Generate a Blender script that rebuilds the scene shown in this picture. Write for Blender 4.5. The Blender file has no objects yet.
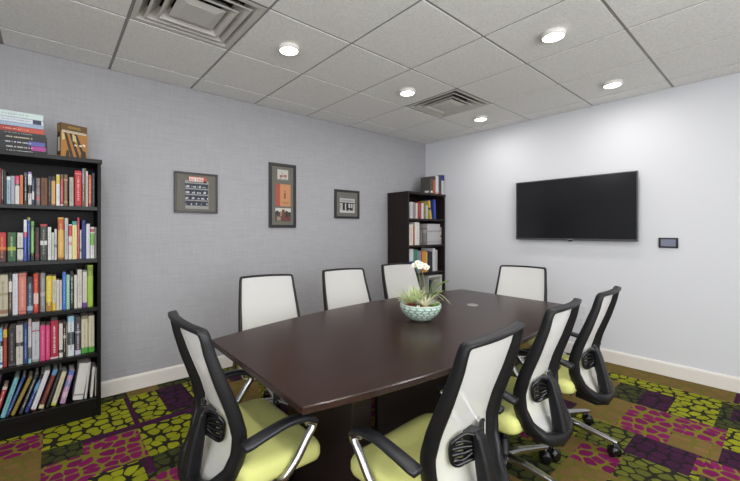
import bpy, bmesh, math, random
from mathutils import Vector, Matrix
random.seed(7)
S = bpy.context.scene
C = S.collection
PI = math.pi

# ------------------------------------------------------------------ view geometry (used to size things from measurements)
F, YAW, CY, CX, H = 362.28, math.radians(50.855), 230.72, 345.29, 1.290
sy_, cy_ = math.sin(YAW), math.cos(YAW)
def onY(u, v, Y):
    k = (u-CX)/F; fw = Y/(sy_-k*cy_)
    return fw*(k*sy_+cy_), H+(CY-v)*fw/F

# ------------------------------------------------------------------ materials
MATS = {}
def srgb(c):
    return tuple(((x/255)/12.92 if x/255 <= .04045 else ((x/255+.055)/1.055)**2.4) for x in c)
def newmat(name):
    m = bpy.data.materials.new(name); m.use_nodes = True
    nt = m.node_tree
    return m, nt, nt.nodes['Principled BSDF']
def mat(name, rgb, rough=.5, metal=0, bump=0, bscale=200, var=0, vscale=30, spec=.5, coat=0):
    if name in MATS: return MATS[name]
    m, nt, b = newmat(name)
    col = srgb(rgb)
    b.inputs['Base Color'].default_value = (*col, 1)
    b.inputs['Roughness'].default_value = rough
    b.inputs['Metallic'].default_value = metal
    b.inputs['Specular IOR Level'].default_value = spec
    if coat: b.inputs['Coat Weight'].default_value = coat
    tc = nt.nodes.new('ShaderNodeTexCoord')
    if var:
        n = nt.nodes.new('ShaderNodeTexNoise'); n.inputs['Scale'].default_value = vscale; n.inputs['Detail'].default_value = 3
        nt.links.new(tc.outputs['Object'], n.inputs['Vector'])
        mx = nt.nodes.new('ShaderNodeMix'); mx.data_type = 'RGBA'
        mx.inputs['A'].default_value = (*[c*(1-var) for c in col], 1)
        mx.inputs['B'].default_value = (*[min(1, c*(1+var)) for c in col], 1)
        nt.links.new(n.outputs['Fac'], mx.inputs['Factor'])
        nt.links.new(mx.outputs['Result'], b.inputs['Base Color'])
    if bump:
        n = nt.nodes.new('ShaderNodeTexNoise'); n.inputs['Scale'].default_value = bscale
        nt.links.new(tc.outputs['Object'], n.inputs['Vector'])
        bp = nt.nodes.new('ShaderNodeBump'); bp.inputs['Strength'].default_value = bump; bp.inputs['Distance'].default_value = .002
        nt.links.new(n.outputs['Fac'], bp.inputs['Height']); nt.links.new(bp.outputs['Normal'], b.inputs['Normal'])
    MATS[name] = m
    return m
def cmat(rgb, rough=.55):
    g_ = sum(rgb)/3
    k = 'paint_%d_%d_%d' % tuple(rgb)
    rgb = tuple((c*.88+g_*.12)*.93 for c in rgb)
    return mat(k, rgb, rough, var=.06, vscale=60)
def N(nt, t, **kw):
    n = nt.nodes.new(t)
    for k, v in kw.items():
        if k in n.inputs: n.inputs[k].default_value = v
        else: setattr(n, k, v)
    return n
def mixcol(nt, fac, a, b):
    mx = nt.nodes.new('ShaderNodeMix'); mx.data_type = 'RGBA'
    for k, v in (('A', a), ('B', b)):
        if isinstance(v, tuple): mx.inputs[k].default_value = (*v, 1)
        else: nt.links.new(v, mx.inputs[k])
    nt.links.new(fac, mx.inputs['Factor'])
    return mx.outputs['Result']

def wallpaper():
    m, nt, b = newmat('grey_grasscloth'); b.inputs['Roughness'].default_value = .75
    tc = N(nt, 'ShaderNodeTexCoord')
    outs = []
    for sc in ((7, 7, 110), (130, 130, 5)):
        mp = N(nt, 'ShaderNodeMapping'); mp.inputs['Scale'].default_value = sc
        nt.links.new(tc.outputs['Object'], mp.inputs['Vector'])
        n = N(nt, 'ShaderNodeTexNoise', Scale=1.0, Detail=3.0)
        nt.links.new(mp.outputs['Vector'], n.inputs['Vector']); outs.append(n.outputs['Fac'])
    ad = N(nt, 'ShaderNodeMath', operation='ADD'); nt.links.new(outs[0], ad.inputs[0]); nt.links.new(outs[1], ad.inputs[1])
    mr = N(nt, 'ShaderNodeMapRange'); mr.inputs['From Min'].default_value = .65; mr.inputs['From Max'].default_value = 1.35
    nt.links.new(ad.outputs[0], mr.inputs['Value'])
    c = mixcol(nt, mr.outputs['Result'], srgb((155, 154, 157)), srgb((168, 167, 170)))
    nt.links.new(c, b.inputs['Base Color'])
    bp = N(nt, 'ShaderNodeBump'); bp.inputs['Strength'].default_value = .2; bp.inputs['Distance'].default_value = .001
    nt.links.new(ad.outputs[0], bp.inputs['Height']); nt.links.new(bp.outputs['Normal'], b.inputs['Normal'])
    return m
def tile_mat():
    m, nt, b = newmat('mineral_ceiling_tile'); b.inputs['Roughness'].default_value = .9
    tc = N(nt, 'ShaderNodeTexCoord')
    v = N(nt, 'ShaderNodeTexNoise', Scale=75.0, Detail=4.0, Roughness=.6); nt.links.new(tc.outputs['Object'], v.inputs['Vector'])
    cr = N(nt, 'ShaderNodeMapRange'); cr.inputs['From Min'].default_value = .38; cr.inputs['From Max'].default_value = .62
    nt.links.new(v.outputs['Fac'], cr.inputs['Value'])
    c = mixcol(nt, cr.outputs['Result'], srgb((228, 226, 223)), srgb((240, 238, 235)))
    nt.links.new(c, b.inputs['Base Color'])
    bp = N(nt, 'ShaderNodeBump'); bp.inputs['Strength'].default_value = .5; bp.inputs['Distance'].default_value = .002
    nt.links.new(cr.outputs['Result'], bp.inputs['Height']); nt.links.new(bp.outputs['Normal'], b.inputs['Normal'])
    return m
def wood(name, c0, c1, rough, axis=0, sheen=.5):
    m, nt, b = newmat(name); b.inputs['Roughness'].default_value = rough; b.inputs['Specular IOR Level'].default_value = sheen
    tc = N(nt, 'ShaderNodeTexCoord'); mp = N(nt, 'ShaderNodeMapping')
    s = [45, 45, 45]; s[axis] = 2.0
    mp.inputs['Scale'].default_value = s
    nt.links.new(tc.outputs['Object'], mp.inputs['Vector'])
    n = N(nt, 'ShaderNodeTexNoise', Scale=1.0, Detail=6.0, Roughness=.65); nt.links.new(mp.outputs['Vector'], n.inputs['Vector'])
    mr = N(nt, 'ShaderNodeMapRange'); mr.inputs['From Min'].default_value = .3; mr.inputs['From Max'].default_value = .7
    nt.links.new(n.outputs['Fac'], mr.inputs['Value'])
    nt.links.new(mixcol(nt, mr.outputs['Result'], srgb(c0), srgb(c1)), b.inputs['Base Color'])
    return m
def pebble(name, stone, stone2, gap, scale=13, stretch=(1, 1), width=.09, soft=.05, seed=0.0):
    m, nt, b = newmat(name); b.inputs['Roughness'].default_value = .95; b.inputs['Specular IOR Level'].default_value = .15
    tc = N(nt, 'ShaderNodeTexCoord'); mp = N(nt, 'ShaderNodeMapping')
    mp.inputs['Scale'].default_value = (stretch[0], stretch[1], 1); mp.inputs['Location'].default_value = (seed, seed*1.7, 0)
    nt.links.new(tc.outputs['Object'], mp.inputs['Vector'])
    v1 = N(nt, 'ShaderNodeTexVoronoi', voronoi_dimensions='2D', feature='DISTANCE_TO_EDGE'); v1.inputs['Scale'].default_value = scale
    v1.inputs['Randomness'].default_value = .85
    v2 = N(nt, 'ShaderNodeTexVoronoi', voronoi_dimensions='2D', feature='F1'); v2.inputs['Scale'].default_value = scale
    v2.inputs['Randomness'].default_value = .85
    for v in (v1, v2): nt.links.new(mp.outputs['Vector'], v.inputs['Vector'])
    # rounded pebbles: edge distance, corners trimmed by distance to centre
    mul = N(nt, 'ShaderNodeMath', operation='MULTIPLY'); mul.inputs[1].default_value = .52
    nt.links.new(v2.outputs['Distance'], mul.inputs[0])
    sub = N(nt, 'ShaderNodeMath', operation='SUBTRACT'); nt.links.new(v1.outputs['Distance'], sub.inputs[0]); nt.links.new(mul.outputs[0], sub.inputs[1])
    mr = N(nt, 'ShaderNodeMapRange'); mr.inputs['From Min'].default_value = width-.295; mr.inputs['From Max'].default_value = width-.295+soft
    nt.links.new(sub.outputs[0], mr.inputs['Value'])
    sep = N(nt, 'ShaderNodeSeparateColor'); nt.links.new(v2.outputs['Color'], sep.inputs['Color'])
    st = mixcol(nt, sep.outputs['Red'], srgb(stone), srgb(stone2))
    c = mixcol(nt, mr.outputs['Result'], srgb(gap), st)
    # carpet fleck
    n = N(nt, 'ShaderNodeTexNoise', Scale=260.0, Detail=2.0); nt.links.new(tc.outputs['Object'], n.inputs['Vector'])
    m2 = N(nt, 'ShaderNodeMapRange'); m2.inputs['From Min'].default_value = .3; m2.inputs['From Max'].default_value = .7; m2.inputs['To Min'].default_value = .72; m2.inputs['To Max'].default_value = 1.18
    nt.links.new(n.outputs['Fac'], m2.inputs['Value'])
    vm = N(nt, 'ShaderNodeVectorMath', operation='SCALE'); nt.links.new(c, vm.inputs[0]); nt.links.new(m2.outputs['Result'], vm.inputs['Scale'])
    nt.links.new(vm.outputs[0], b.inputs['Base Color'])
    bp = N(nt, 'ShaderNodeBump'); bp.inputs['Strength'].default_value = .5; bp.inputs['Distance'].default_value = .003
    nt.links.new(n.outputs['Fac'], bp.inputs['Height']); nt.links.new(bp.outputs['Normal'], b.inputs['Normal'])
    return m
def mesh_mat():
    m, nt, b = newmat('white_chair_mesh'); b.inputs['Roughness'].default_value = .8
    tc = N(nt, 'ShaderNodeTexCoord')
    w = []
    for ax in ('X', 'Z'):
        n = N(nt, 'ShaderNodeTexWave', wave_type='BANDS', bands_direction=ax); n.inputs['Scale'].default_value = 75
        nt.links.new(tc.outputs['Object'], n.inputs['Vector']); w.append(n.outputs['Fac'])
    mu = N(nt, 'ShaderNodeMath', operation='MULTIPLY'); nt.links.new(w[0], mu.inputs[0]); nt.links.new(w[1], mu.inputs[1])
    nt.links.new(mixcol(nt, mu.outputs[0], srgb((232, 230, 226)), srgb((198, 196, 192))), b.inputs['Base Color'])
    tr = N(nt, 'ShaderNodeBsdfTranslucent'); tr.inputs['Color'].default_value = (*srgb((225, 223, 218)), 1)
    tp = N(nt, 'ShaderNodeBsdfTransparent')
    m1 = N(nt, 'ShaderNodeMixShader'); m1.inputs[0].default_value = .15
    nt.links.new(b.outputs[0], m1.inputs[1]); nt.links.new(tr.outputs[0], m1.inputs[2])
    m2 = N(nt, 'ShaderNodeMixShader'); m2.inputs[0].default_value = .26
    nt.links.new(m1.outputs[0], m2.inputs[1]); nt.links.new(tp.outputs[0], m2.inputs[2])
    nt.links.new(m2.outputs[0], nt.nodes['Material Output'].inputs[0])
    return m
def emit(name, rgb, s):
    m, nt, b = newmat(name); b.inputs['Base Color'].default_value = (*srgb(rgb), 1)
    b.inputs['Emission Color'].default_value = (*srgb(rgb), 1); b.inputs['Emission Strength'].default_value = s
    return m

M_wallg = wallpaper()
M_wallw = mat('white_wall_paint', (212, 213, 217), .7, bump=.15, bscale=300)
M_wallb = mat('back_wall_paint', (190, 190, 192), .8)
M_trim = mat('white_trim_paint', (226, 221, 214), .45)
M_tile = tile_mat()
M_grid = mat('ceiling_grid_paint', (150, 148, 146), .5)
M_dark = mat('plenum_dark', (45, 44, 44), .9)
M_table = wood('espresso_table_laminate', (36, 22, 18), (54, 35, 28), .26, 0, .2)
M_tabed = wood('table_edge_band', (38, 25, 22), (50, 33, 28), .22, 0, .5)
M_tbase = wood('table_base_laminate', (24, 16, 14), (33, 23, 20), .45, 2)
M_shelf = wood('black_bookcase_laminate', (12, 11, 11), (20, 18, 17), .4, 2, .15)
M_shelfh = wood('black_bookcase_board', (14, 13, 13), (22, 20, 19), .32, 0, .25)
M_shelfb = wood('dark_brown_bookcase_laminate', (33, 25, 24), (42, 33, 31), .4, 2, .25)
M_shelfbh = wood('dark_brown_bookcase_board', (33, 25, 24), (42, 33, 31), .4, 0, .25)
M_plast = mat('black_chair_plastic', (18, 18, 20), .4, spec=.35, bump=.1, bscale=400)
M_plast2 = mat('dark_arm_pad', (27, 27, 31), .42)
M_gloss = mat('glossy_black_plastic', (16, 16, 17), .16)
M_chrome = mat('polished_chrome', (178, 178, 178), .22, metal=1)
M_lime = mat('lime_upholstery', (203, 204, 124), .8, bump=.3, bscale=700, var=.05, vscale=250)
M_mesh = mesh_mat()
M_page = mat('book_pages', (214, 206, 188), .8, var=.08, vscale=200)
M_tvf = mat('tv_bezel', (92, 92, 96), .3, metal=.6)
M_tvs = mat('tv_screen', (24, 25, 29), .18, spec=.5)
M_vent = mat('vent_enamel', (196, 192, 186), .4)
M_fixt = mat('light_housing', (225, 222, 215), .5)
M_lens = emit('light_lens', (255, 251, 242), 8)

# ------------------------------------------------------------------ mesh helpers
class MB:
    def __init__(s): s.v = []; s.f = []; s.m = []; s.sm = []
    def add(s, vs, fs, mi=0, smooth=False):
        o = len(s.v); s.v += [tuple(v) for v in vs]
        for f in fs: s.f.append([i+o for i in f]); s.m.append(mi); s.sm.append(smooth)
        return s
    def box(s, x0, x1, y0, y1, z0, z1, mi=0):
        return s.add([(x0,y0,z0),(x1,y0,z0),(x1,y1,z0),(x0,y1,z0),(x0,y0,z1),(x1,y0,z1),(x1,y1,z1),(x0,y1,z1)],
              [(0,3,2,1),(4,5,6,7),(0,1,5,4),(1,2,6,5),(2,3,7,6),(3,0,4,7)], mi)
    def quad(s, a, b, c, d, mi=0): return s.add([a,b,c,d], [(0,1,2,3)], mi)
    def tube(s, pts, r, n=10, mi=0, caps=True, flat=1.0):
        pts = [Vector(p) for p in pts]
        rs = r if isinstance(r, (list, tuple)) else [r]*len(pts)
        ring = []; up = None
        for i, p in enumerate(pts):
            t = (pts[min(i+1, len(pts)-1)]-pts[max(i-1, 0)]).normalized()
            if up is None:
                up = Vector((0,0,1)) if abs(t.z) < .9 else Vector((1,0,0))
            a = t.cross(up)
            if a.length < 1e-5: a = t.cross(Vector((0,1,0)))
            a.normalize(); b = a.cross(t).normalized(); up = b
            ring.append([p+(a*math.cos(2*PI*k/n)+b*math.sin(2*PI*k/n)*flat)*rs[i] for k in range(n)])
        vs = [v for rg in ring for v in rg]; fs = []
        for i in range(len(pts)-1):
            for k in range(n):
                fs.append((i*n+k, i*n+(k+1)%n, (i+1)*n+(k+1)%n, (i+1)*n+k))
        if caps:
            fs.append(tuple(range(n-1, -1, -1))); fs.append(tuple((len(pts)-1)*n+k for k in range(n)))
        return s.add(vs, fs, mi, True)
    def lathe(s, prof, n=32, c=(0,0,0), mi=0, smooth=True):
        vs = []; fs = []
        for (r, z) in prof:
            for k in range(n):
                a = 2*PI*k/n; vs.append((c[0]+r*math.cos(a), c[1]+r*math.sin(a), c[2]+z))
        for i in range(len(prof)-1):
            for k in range(n):
                fs.append((i*n+k, i*n+(k+1)%n, (i+1)*n+(k+1)%n, (i+1)*n+k))
        return s.add(vs, fs, mi, smooth)
    def grid(s, P, mi=0, smooth=True):
        nr = len(P); nc = len(P[0]); vs = [p for r in P for p in r]
        fs = [(i*nc+j, i*nc+j+1, (i+1)*nc+j+1, (i+1)*nc+j) for i in range(nr-1) for j in range(nc-1)]
        return s.add(vs, fs, mi, smooth)
    def build(s, name, mats, parent=None, loc=None, bevel=0, bseg=2, weld=False, recalc=True):
        me = bpy.data.meshes.new(name); me.from_pydata(s.v, [], s.f)
        for m in (mats if isinstance(mats, (list, tuple)) else [mats]): me.materials.append(m)
        for p, mi, sm in zip(me.polygons, s.m, s.sm): p.material_index = mi; p.use_smooth = sm
        if weld or recalc:
            bm = bmesh.new(); bm.from_mesh(me)
            if weld: bmesh.ops.remove_doubles(bm, verts=bm.verts, dist=1e-5)
            if recalc: bmesh.ops.recalc_face_normals(bm, faces=bm.faces)
            bm.to_mesh(me); bm.free()
        me.update()
        o = bpy.data.objects.new(name, me); C.objects.link(o)
        if parent: o.parent = parent
        if loc: o.location = loc
        if bevel:
            b = o.modifiers.new('bevel', 'BEVEL'); b.width = bevel; b.segments = bseg; b.limit_method = 'ANGLE'; b.angle_limit = math.radians(35)
        return o
def tag(o, label=None, cat=None, group=None, kind=None):
    if label: o['label'] = label
    if cat: o['category'] = cat
    if group: o['group'] = group
    if kind: o['kind'] = kind
    return o
def thing(name, label, cat, loc=(0,0,0), rz=0, group=None):
    o = bpy.data.objects.new(name, None); C.objects.link(o); o.empty_display_size = .1
    o.location = loc; o.rotation_euler = (0,0,rz)
    return tag(o, label, cat, group)
def copy_tree(o, parent=None):
    c = o.copy(); C.objects.link(c); c.parent = parent
    for ch in list(o.children): copy_tree(ch, c)
    return c
def interp(x, xs, ys):
    if xs[0] > xs[-1]: xs = xs[::-1]; ys = ys[::-1]
    if x <= xs[0]: return ys[0]
    for i in range(len(xs)-1):
        if x <= xs[i+1]:
            t = (x-xs[i])/(xs[i+1]-xs[i]); return ys[i]+(ys[i+1]-ys[i])*t
    return ys[-1]
def catmull(P, n=6, closed=False):
    P = [Vector(p) for p in P]; out = []; L = len(P)
    rng = range(L) if closed else range(L-1)
    for i in rng:
        if closed: a, b, c, d = P[(i-1)%L], P[i], P[(i+1)%L], P[(i+2)%L]
        else: a, b, c, d = P[max(i-1,0)], P[i], P[i+1], P[min(i+2,L-1)]
        for k in range(n):
            t = k/n
            out.append(.5*((2*b)+(c-a)*t+(2*a-5*b+4*c-d)*t*t+(3*b-a-3*c+d)*t**3))
    if not closed: out.append(P[-1])
    return out

# ------------------------------------------------------------------ the room
X0, X1, Y0, Y1, ZC = -1.7, 4.256, -1.7, 3.37, 2.555
T = .6096; GX, GY = -.2531, 3.0893
# floor: carpet tiles in a patchwork of printed patterns
carpets = [
    pebble('carpet_lime_pebble', (146,148,28), (126,130,24), (35,33,22), 13.5, (1,1), .13, .04, 1.3),       # 0
    pebble('carpet_magenta_pebble', (121,26,80), (102,21,68), (114,107,31), 13, (1,1.1), .13, .04, 4.1),     # 1
    pebble('carpet_tan', (121,95,54), (107,86,47), (98,95,35), 15, (1,1), .10, .04, 7.7),              # 2
    pebble('carpet_dark_green_pebble', (65,70,31), (54,58,29), (29,28,22), 15, (1,1.1), .13, .05, 2.2),       # 3
    pebble('carpet_plum_pebble', (63,26,54), (52,22,47), (31,21,29), 13.5, (1,1.1), .12, .05, 5.9),         # 4
    pebble('carpet_plum', (68,26,59), (61,22,52), (52,21,45), 16, (1,1), .05, .03, 9.1),                  # 5
    pebble('carpet_olive_pebble', (103,107,36), (84,88,33), (38,36,24), 15.5, (1.1,1), .13, .05, 3.1),          # 6
]
def build_floor():
    base = []
    rnd = random.Random(11)
    seq = [0,1,2,3,4,0,6,2,1,5,3,0,4,6]
    y = Y0; prev = None
    while y < Y1:
        hgt = rnd.choice([.2,.25,.25,.3]); x = X0 - rnd.random()*.2
        while x < X1:
            w = rnd.choice([.22,.25,.3,.4,.5]); k = rnd.choice(seq)
            while k == prev: k = rnd.choice(seq)
            prev = k
            base.append((x, x+w, y, y+hgt, k)); x += w
        y += hgt
    L = base + [
        # by the near bookcase
        (.15,.435,2.745,3.24,0), (-.04,.20,2.76,3.24,0), (.435,.468,2.745,3.24,5), (.468,.665,2.76,3.24,0), (.16,.86,2.69,2.755,5),
        (.16,.468,3.24,3.37,3), (.468,.69,3.24,3.37,2), (.69,.95,3.23,3.37,3), (.655,.89,2.79,3.25,4), (.86,1.0,2.7,3.24,0),
        (-.235,-.035,2.79,3.01,1), (-.5,-.235,2.7,3.05,0), (-.28,-.04,2.3,2.79,2), (-.04,.15,2.575,2.76,3), (.15,.44,2.32,2.69,1), (-.04,.20,2.28,2.575,1),
        (.44,.88,2.31,2.69,0), (.395,.445,2.15,2.32,5), (.445,.66,2.12,2.31,3), (.15,.395,2.05,2.31,0), (.44,.66,1.9,2.12,1), (.66,.9,1.9,2.31,0),
        (.89,1.15,2.75,3.05,3), (.95,1.2,3.0,3.37,1), (1.0,1.3,2.6,3.0,2), (.2,.44,1.7,2.05,4), (-.05,.15,1.9,2.28,1),
        # by the white wall
        (3.96,4.26,.27,1.3,2), (3.80,3.96,.27,.56,0), (3.75,3.96,.56,.74,0), (3.39,3.75,.55,.745,4), (3.39,3.855,.32,.555,0),
        (3.38,3.77,.735,.91,3), (3.77,3.96,.74,1.05,0), (2.89,3.385,.47,.735,1), (3.11,3.385,.255,.53,1), (2.89,3.11,.255,.475,2),
        (3.445,3.92,.1,.32,3), (3.6,3.85,.1,.26,4), (3.1,3.445,.1,.255,0), (2.60,2.89,.335,.62,4), (2.66,2.87,.1,.335,1), (2.87,3.1,.1,.255,4),
        (2.3,2.6,.2,.6,6), (2.25,2.66,-.1,.2,3), (3.96,4.26,-.1,.27,5), (3.92,4.26,.1,.24,0),
        (2.9,3.38,.735,1.0,2), (2.55,2.89,.62,.86,6), (2.3,2.55,.6,.8,1), (2.0,2.3,.45,.8,2), (1.75,2.25,.25,.6,0), (2.1,2.3,.1,.45,1), (3.38,3.77,.91,1.2,2),
    ]
    xs = sorted({round(min(max(v, X0), X1), 4) for r in L for v in r[:2]} | {X0, X1})
    ys = sorted({round(min(max(v, Y0), Y1), 4) for r in L for v in r[2:4]} | {Y0, Y1})
    nx = len(xs); vs = [(x, y, 0) for y in ys for x in xs]; mb = MB(); mb.v = vs
    for j in range(len(ys)-1):
        cy = (ys[j]+ys[j+1])/2
        act = [r for r in L if r[2] <= cy <= r[3]]
        for i in range(nx-1):
            cx = (xs[i]+xs[i+1])/2; k = 0
            for r in reversed(act):
                if r[0] <= cx <= r[1]: k = r[4]; break
            a = j*nx+i
            mb.f.append([a, a+1, a+nx+1, a+nx]); mb.m.append(k); mb.sm.append(False)
    tag(mb.build('floor', carpets, recalc=False), kind='structure')
build_floor()

def struct(mb, name, m, **k): return tag(mb.build(name, m, **k), kind='structure')
struct(MB().box(X0, X1+.1, Y1, Y1+.1, 0, ZC+.05), 'wall_left', M_wallg)
struct(MB().box(X1, X1+.1, Y0, Y1, 0, ZC+.05), 'wall_right', M_wallw)
# the two walls behind the camera have openings added to let in fill light
wx0, wx1, wz0, wz1 = -1.1, 2.7, .6, 2.45
vy0, vy1 = -1.4, .6
wb = MB().box(X0, wx0, Y0-.1, Y0, 0, ZC+.05).box(wx1, X1+.1, Y0-.1, Y0, 0, ZC+.05).box(wx0, wx1, Y0-.1, Y0, 0, wz0).box(wx0, wx1, Y0-.1, Y0, wz1, ZC+.05)
struct(wb, 'wall_back', M_wallb)
wn = MB().box(X0-.1, X0, Y0-.1, vy0, 0, ZC+.05).box(X0-.1, X0, vy1, Y1+.1, 0, ZC+.05).box(X0-.1, X0, vy0, vy1, 0, wz0).box(X0-.1, X0, vy0, vy1, wz1, ZC+.05)
struct(wn, 'wall_near', M_wallb)
wf = MB()
for i in range(6):
    x = wx0+(wx1-wx0)*i/5; wf.box(x-.025, x+.025, Y0-.09, Y0-.02, wz0, wz1)
wf.box(wx0, wx1, Y0-.09, Y0-.02, wz0, wz0+.05).box(wx0, wx1, Y0-.09, Y0-.02, wz1-.05, wz1)
struct(wf, 'fill_window_1', M_trim)
wf = MB()
for i in range(3):
    y = vy0+(vy1-vy0)*i/2; wf.box(X0-.09, X0-.02, y-.025, y+.025, wz0, wz1)
wf.box(X0-.09, X0-.02, vy0, vy1, wz0, wz0+.05).box(X0-.09, X0-.02, vy0, vy1, wz1-.05, wz1)
struct(wf, 'fill_window_2', M_trim)
# baseboards
def baseboard(name, pts):
    mb = MB()
    (xa, ya), (xb, yb), n = pts
    prof = [(0,0),(.016,0),(.016,.105),(.011,.118),(0,.12)]
    vs = []
    for (x, y) in ((xa,ya),(xb,yb)):
        for d, z in prof: vs.append((x+n[0]*d, y+n[1]*d, z))
    fs = [(i, i+1, 6+i, 5+i) for i in range(4)]
    mb.add(vs, fs + [(0,1,2,3,4), (9,8,7,6,5)])
    struct(mb, name, M_trim)
baseboard('baseboard_left', ((X0, Y1), (X1, Y1), (0,-1)))
baseboard('baseboard_right', ((X1, Y0), (X1, Y1), (-1,0)))

# ceiling: mineral tiles lying in a metal grid
vents = [(1,1), (5,1)]
def build_ceiling():
    c = tag(MB().box(X0-.1, X1+.1, Y0-.1, Y1+.1, ZC+.3, ZC+.33).build('ceiling', M_dark), kind='structure')
    tiles = MB(); g = MB()
    for i in range(-3, 8):
        for j in range(-1, 8):
            xa, xb = GX+T*i, GX+T*(i+1); yb, ya = GY-T*j, GY-T*(j+1)
            xa, xb = max(xa, X0), min(xb, X1); ya, yb = max(ya, Y0), min(yb, Y1)
            if xb-xa < .02 or yb-ya < .02 or (i, j) in vents: continue
            e = .0095
            tiles.box(xa+e, xb-e, ya+e, yb-e, ZC-.004, ZC+.012)
    for i in range(-3, 9):
        x = GX+T*i
        if X0 < x < X1: g.box(x-.0075, x+.0075, Y0, Y1, ZC+.001, ZC+.006); g.box(x-.0015, x+.0015, Y0, Y1, ZC+.006, ZC+.04)
    for j in range(-1, 9):
        y = GY-T*j
        if Y0 < y < Y1: g.box(X0, X1, y-.0075, y+.0075, ZC+.0012, ZC+.0055)
    g.box(X0, X1, Y1-.02, Y1, ZC+.001, ZC+.02).box(X1-.02, X1, Y0, Y1, ZC+.001, ZC+.02)
    g.box(X0, X1, Y0, Y0+.02, ZC+.001, ZC+.02).box(X0, X0+.02, Y0, Y1, ZC+.001, ZC+.02)
    # the void above the tiles is closed by a dark backing sheet
    for i in range(-3, 8):
        for j in range(-1, 8):
            if (i, j) in vents: continue
            xa, xb = max(GX+T*i, X0), min(GX+T*(i+1), X1); yb, ya = min(GY-T*j, Y1), max(GY-T*(j+1), Y0)
            if xb > xa and yb > ya: g.box(xa, xb, ya, yb, ZC+.0125, ZC+.016, 1)
    tiles.build('ceiling_tiles', M_tile, c); g.build('ceiling_grid', [M_grid, M_dark], c)
build_ceiling()

def make_vent(i, j, label):
    cx, cy = GX+T*(i+.5), GY-T*(j+.5)
    t = thing('ceiling_vent', label, 'ceiling vent', (cx, cy, ZC), 0, 'square ceiling air vents')
    def frustum(mb, a0, z0, a1, z1, th=.002, rr=.0):
        def sq(a, z): return [(-a,-a,z),(a,-a,z),(a,a,z),(-a,a,z)]
        vs = sq(a0,z0)+sq(a1,z1)+sq(a0,z0+th)+sq(a1,z1+th)
        fs = []
        for k in range(4):
            l = (k+1)%4
            fs += [(k,l,4+l,4+k), (8+k,12+k,12+l,8+l), (k,8+k,8+l,l), (4+k,4+l,12+l,12+k)]
        mb.add(vs, fs)
    h = T/2-.008
    fr = MB(); frustum(fr, h, -.004, h-.028, -.004); frustum(fr, h-.028, -.004, h-.075, .062); fr.build('frame', M_vent, t)
    for a0, z0, a1, z1 in ((.235,-.006,.168,.055), (.178,-.012,.118,.042)):
        r = MB(); frustum(r, a0, z0, a0-.012, z0-.001); frustum(r, a0-.012, z0-.001, a1, z1); r.build('louvre_ring', M_vent, t)
    p = MB(); frustum(p, .125, -.004, .085, -.016)
    p.box(-.0855,.0855,-.0855,.0855,-.0165,-.0145); p.build('centre_plate', M_vent, t)
    d = MB(); d.box(-h, h, -h, h, .12, .125).box(-h,-h+.003,-h,h,0,.12).box(h-.003,h,-h,h,0,.12).box(-h,h,-h,-h+.003,0,.12).box(-h,h,h-.003,h,0,.12)
    d.build('duct_box', M_dark, t)
make_vent(1, 1, 'large square white air vent cut off by the top edge of the photo')
make_vent(5, 1, 'small looking square air vent in the ceiling near the room corner')

def make_light(cx, cy, label, power=4.5, vis=True):
    t = thing('ceiling_light', label, 'ceiling light', (cx, cy, ZC-.004), 0, 'round white disc lights on the ceiling')
    MB().lathe([(0,0),(.069,0),(.071,-.004),(.071,-.022),(.066,-.028),(.061,-.028)], 40).build('housing', M_fixt, t)
    MB().lathe([(.061,-.027),(.05,-.031),(.03,-.033),(.0001,-.0335)], 40).build('lens', M_lens, t)
    l = bpy.data.lights.new('disc_lamp', 'AREA'); l.shape = 'DISK'; l.size = .14; l.energy = power; l.color = (1, .975, .94)
    lo = bpy.data.objects.new('disc_lamp', l); C.objects.link(lo); lo.parent = t; lo.location = (0,0,-.04)
tc = lambda i, j: (GX+T*(i+.5), GY-T*(j+.5))
make_light(*tc(2,1), 'round ceiling light beside the large vent above the framed pictures')
make_light(*tc(4,1), 'round ceiling light just left of the small vent')
make_light(*tc(4,3), 'largest looking round ceiling light, upper middle of the photo')
make_light(*tc(6,1), 'round ceiling light just right of the small vent')
make_light(*tc(6,3), 'rightmost round ceiling light, above the television end of the room')
for k, (i, j) in enumerate(((0,3),(2,3),(0,5),(2,5),(4,5),(0,1))):
    # the rest of the room's light pattern, overhead and behind
    l = bpy.data.lights.new('disc_lamp', 'AREA'); 
    x, y = tc(i, j)
    make_light(x, y, 'round ceiling light outside the frame, in the part of the ceiling behind the viewer')

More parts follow.
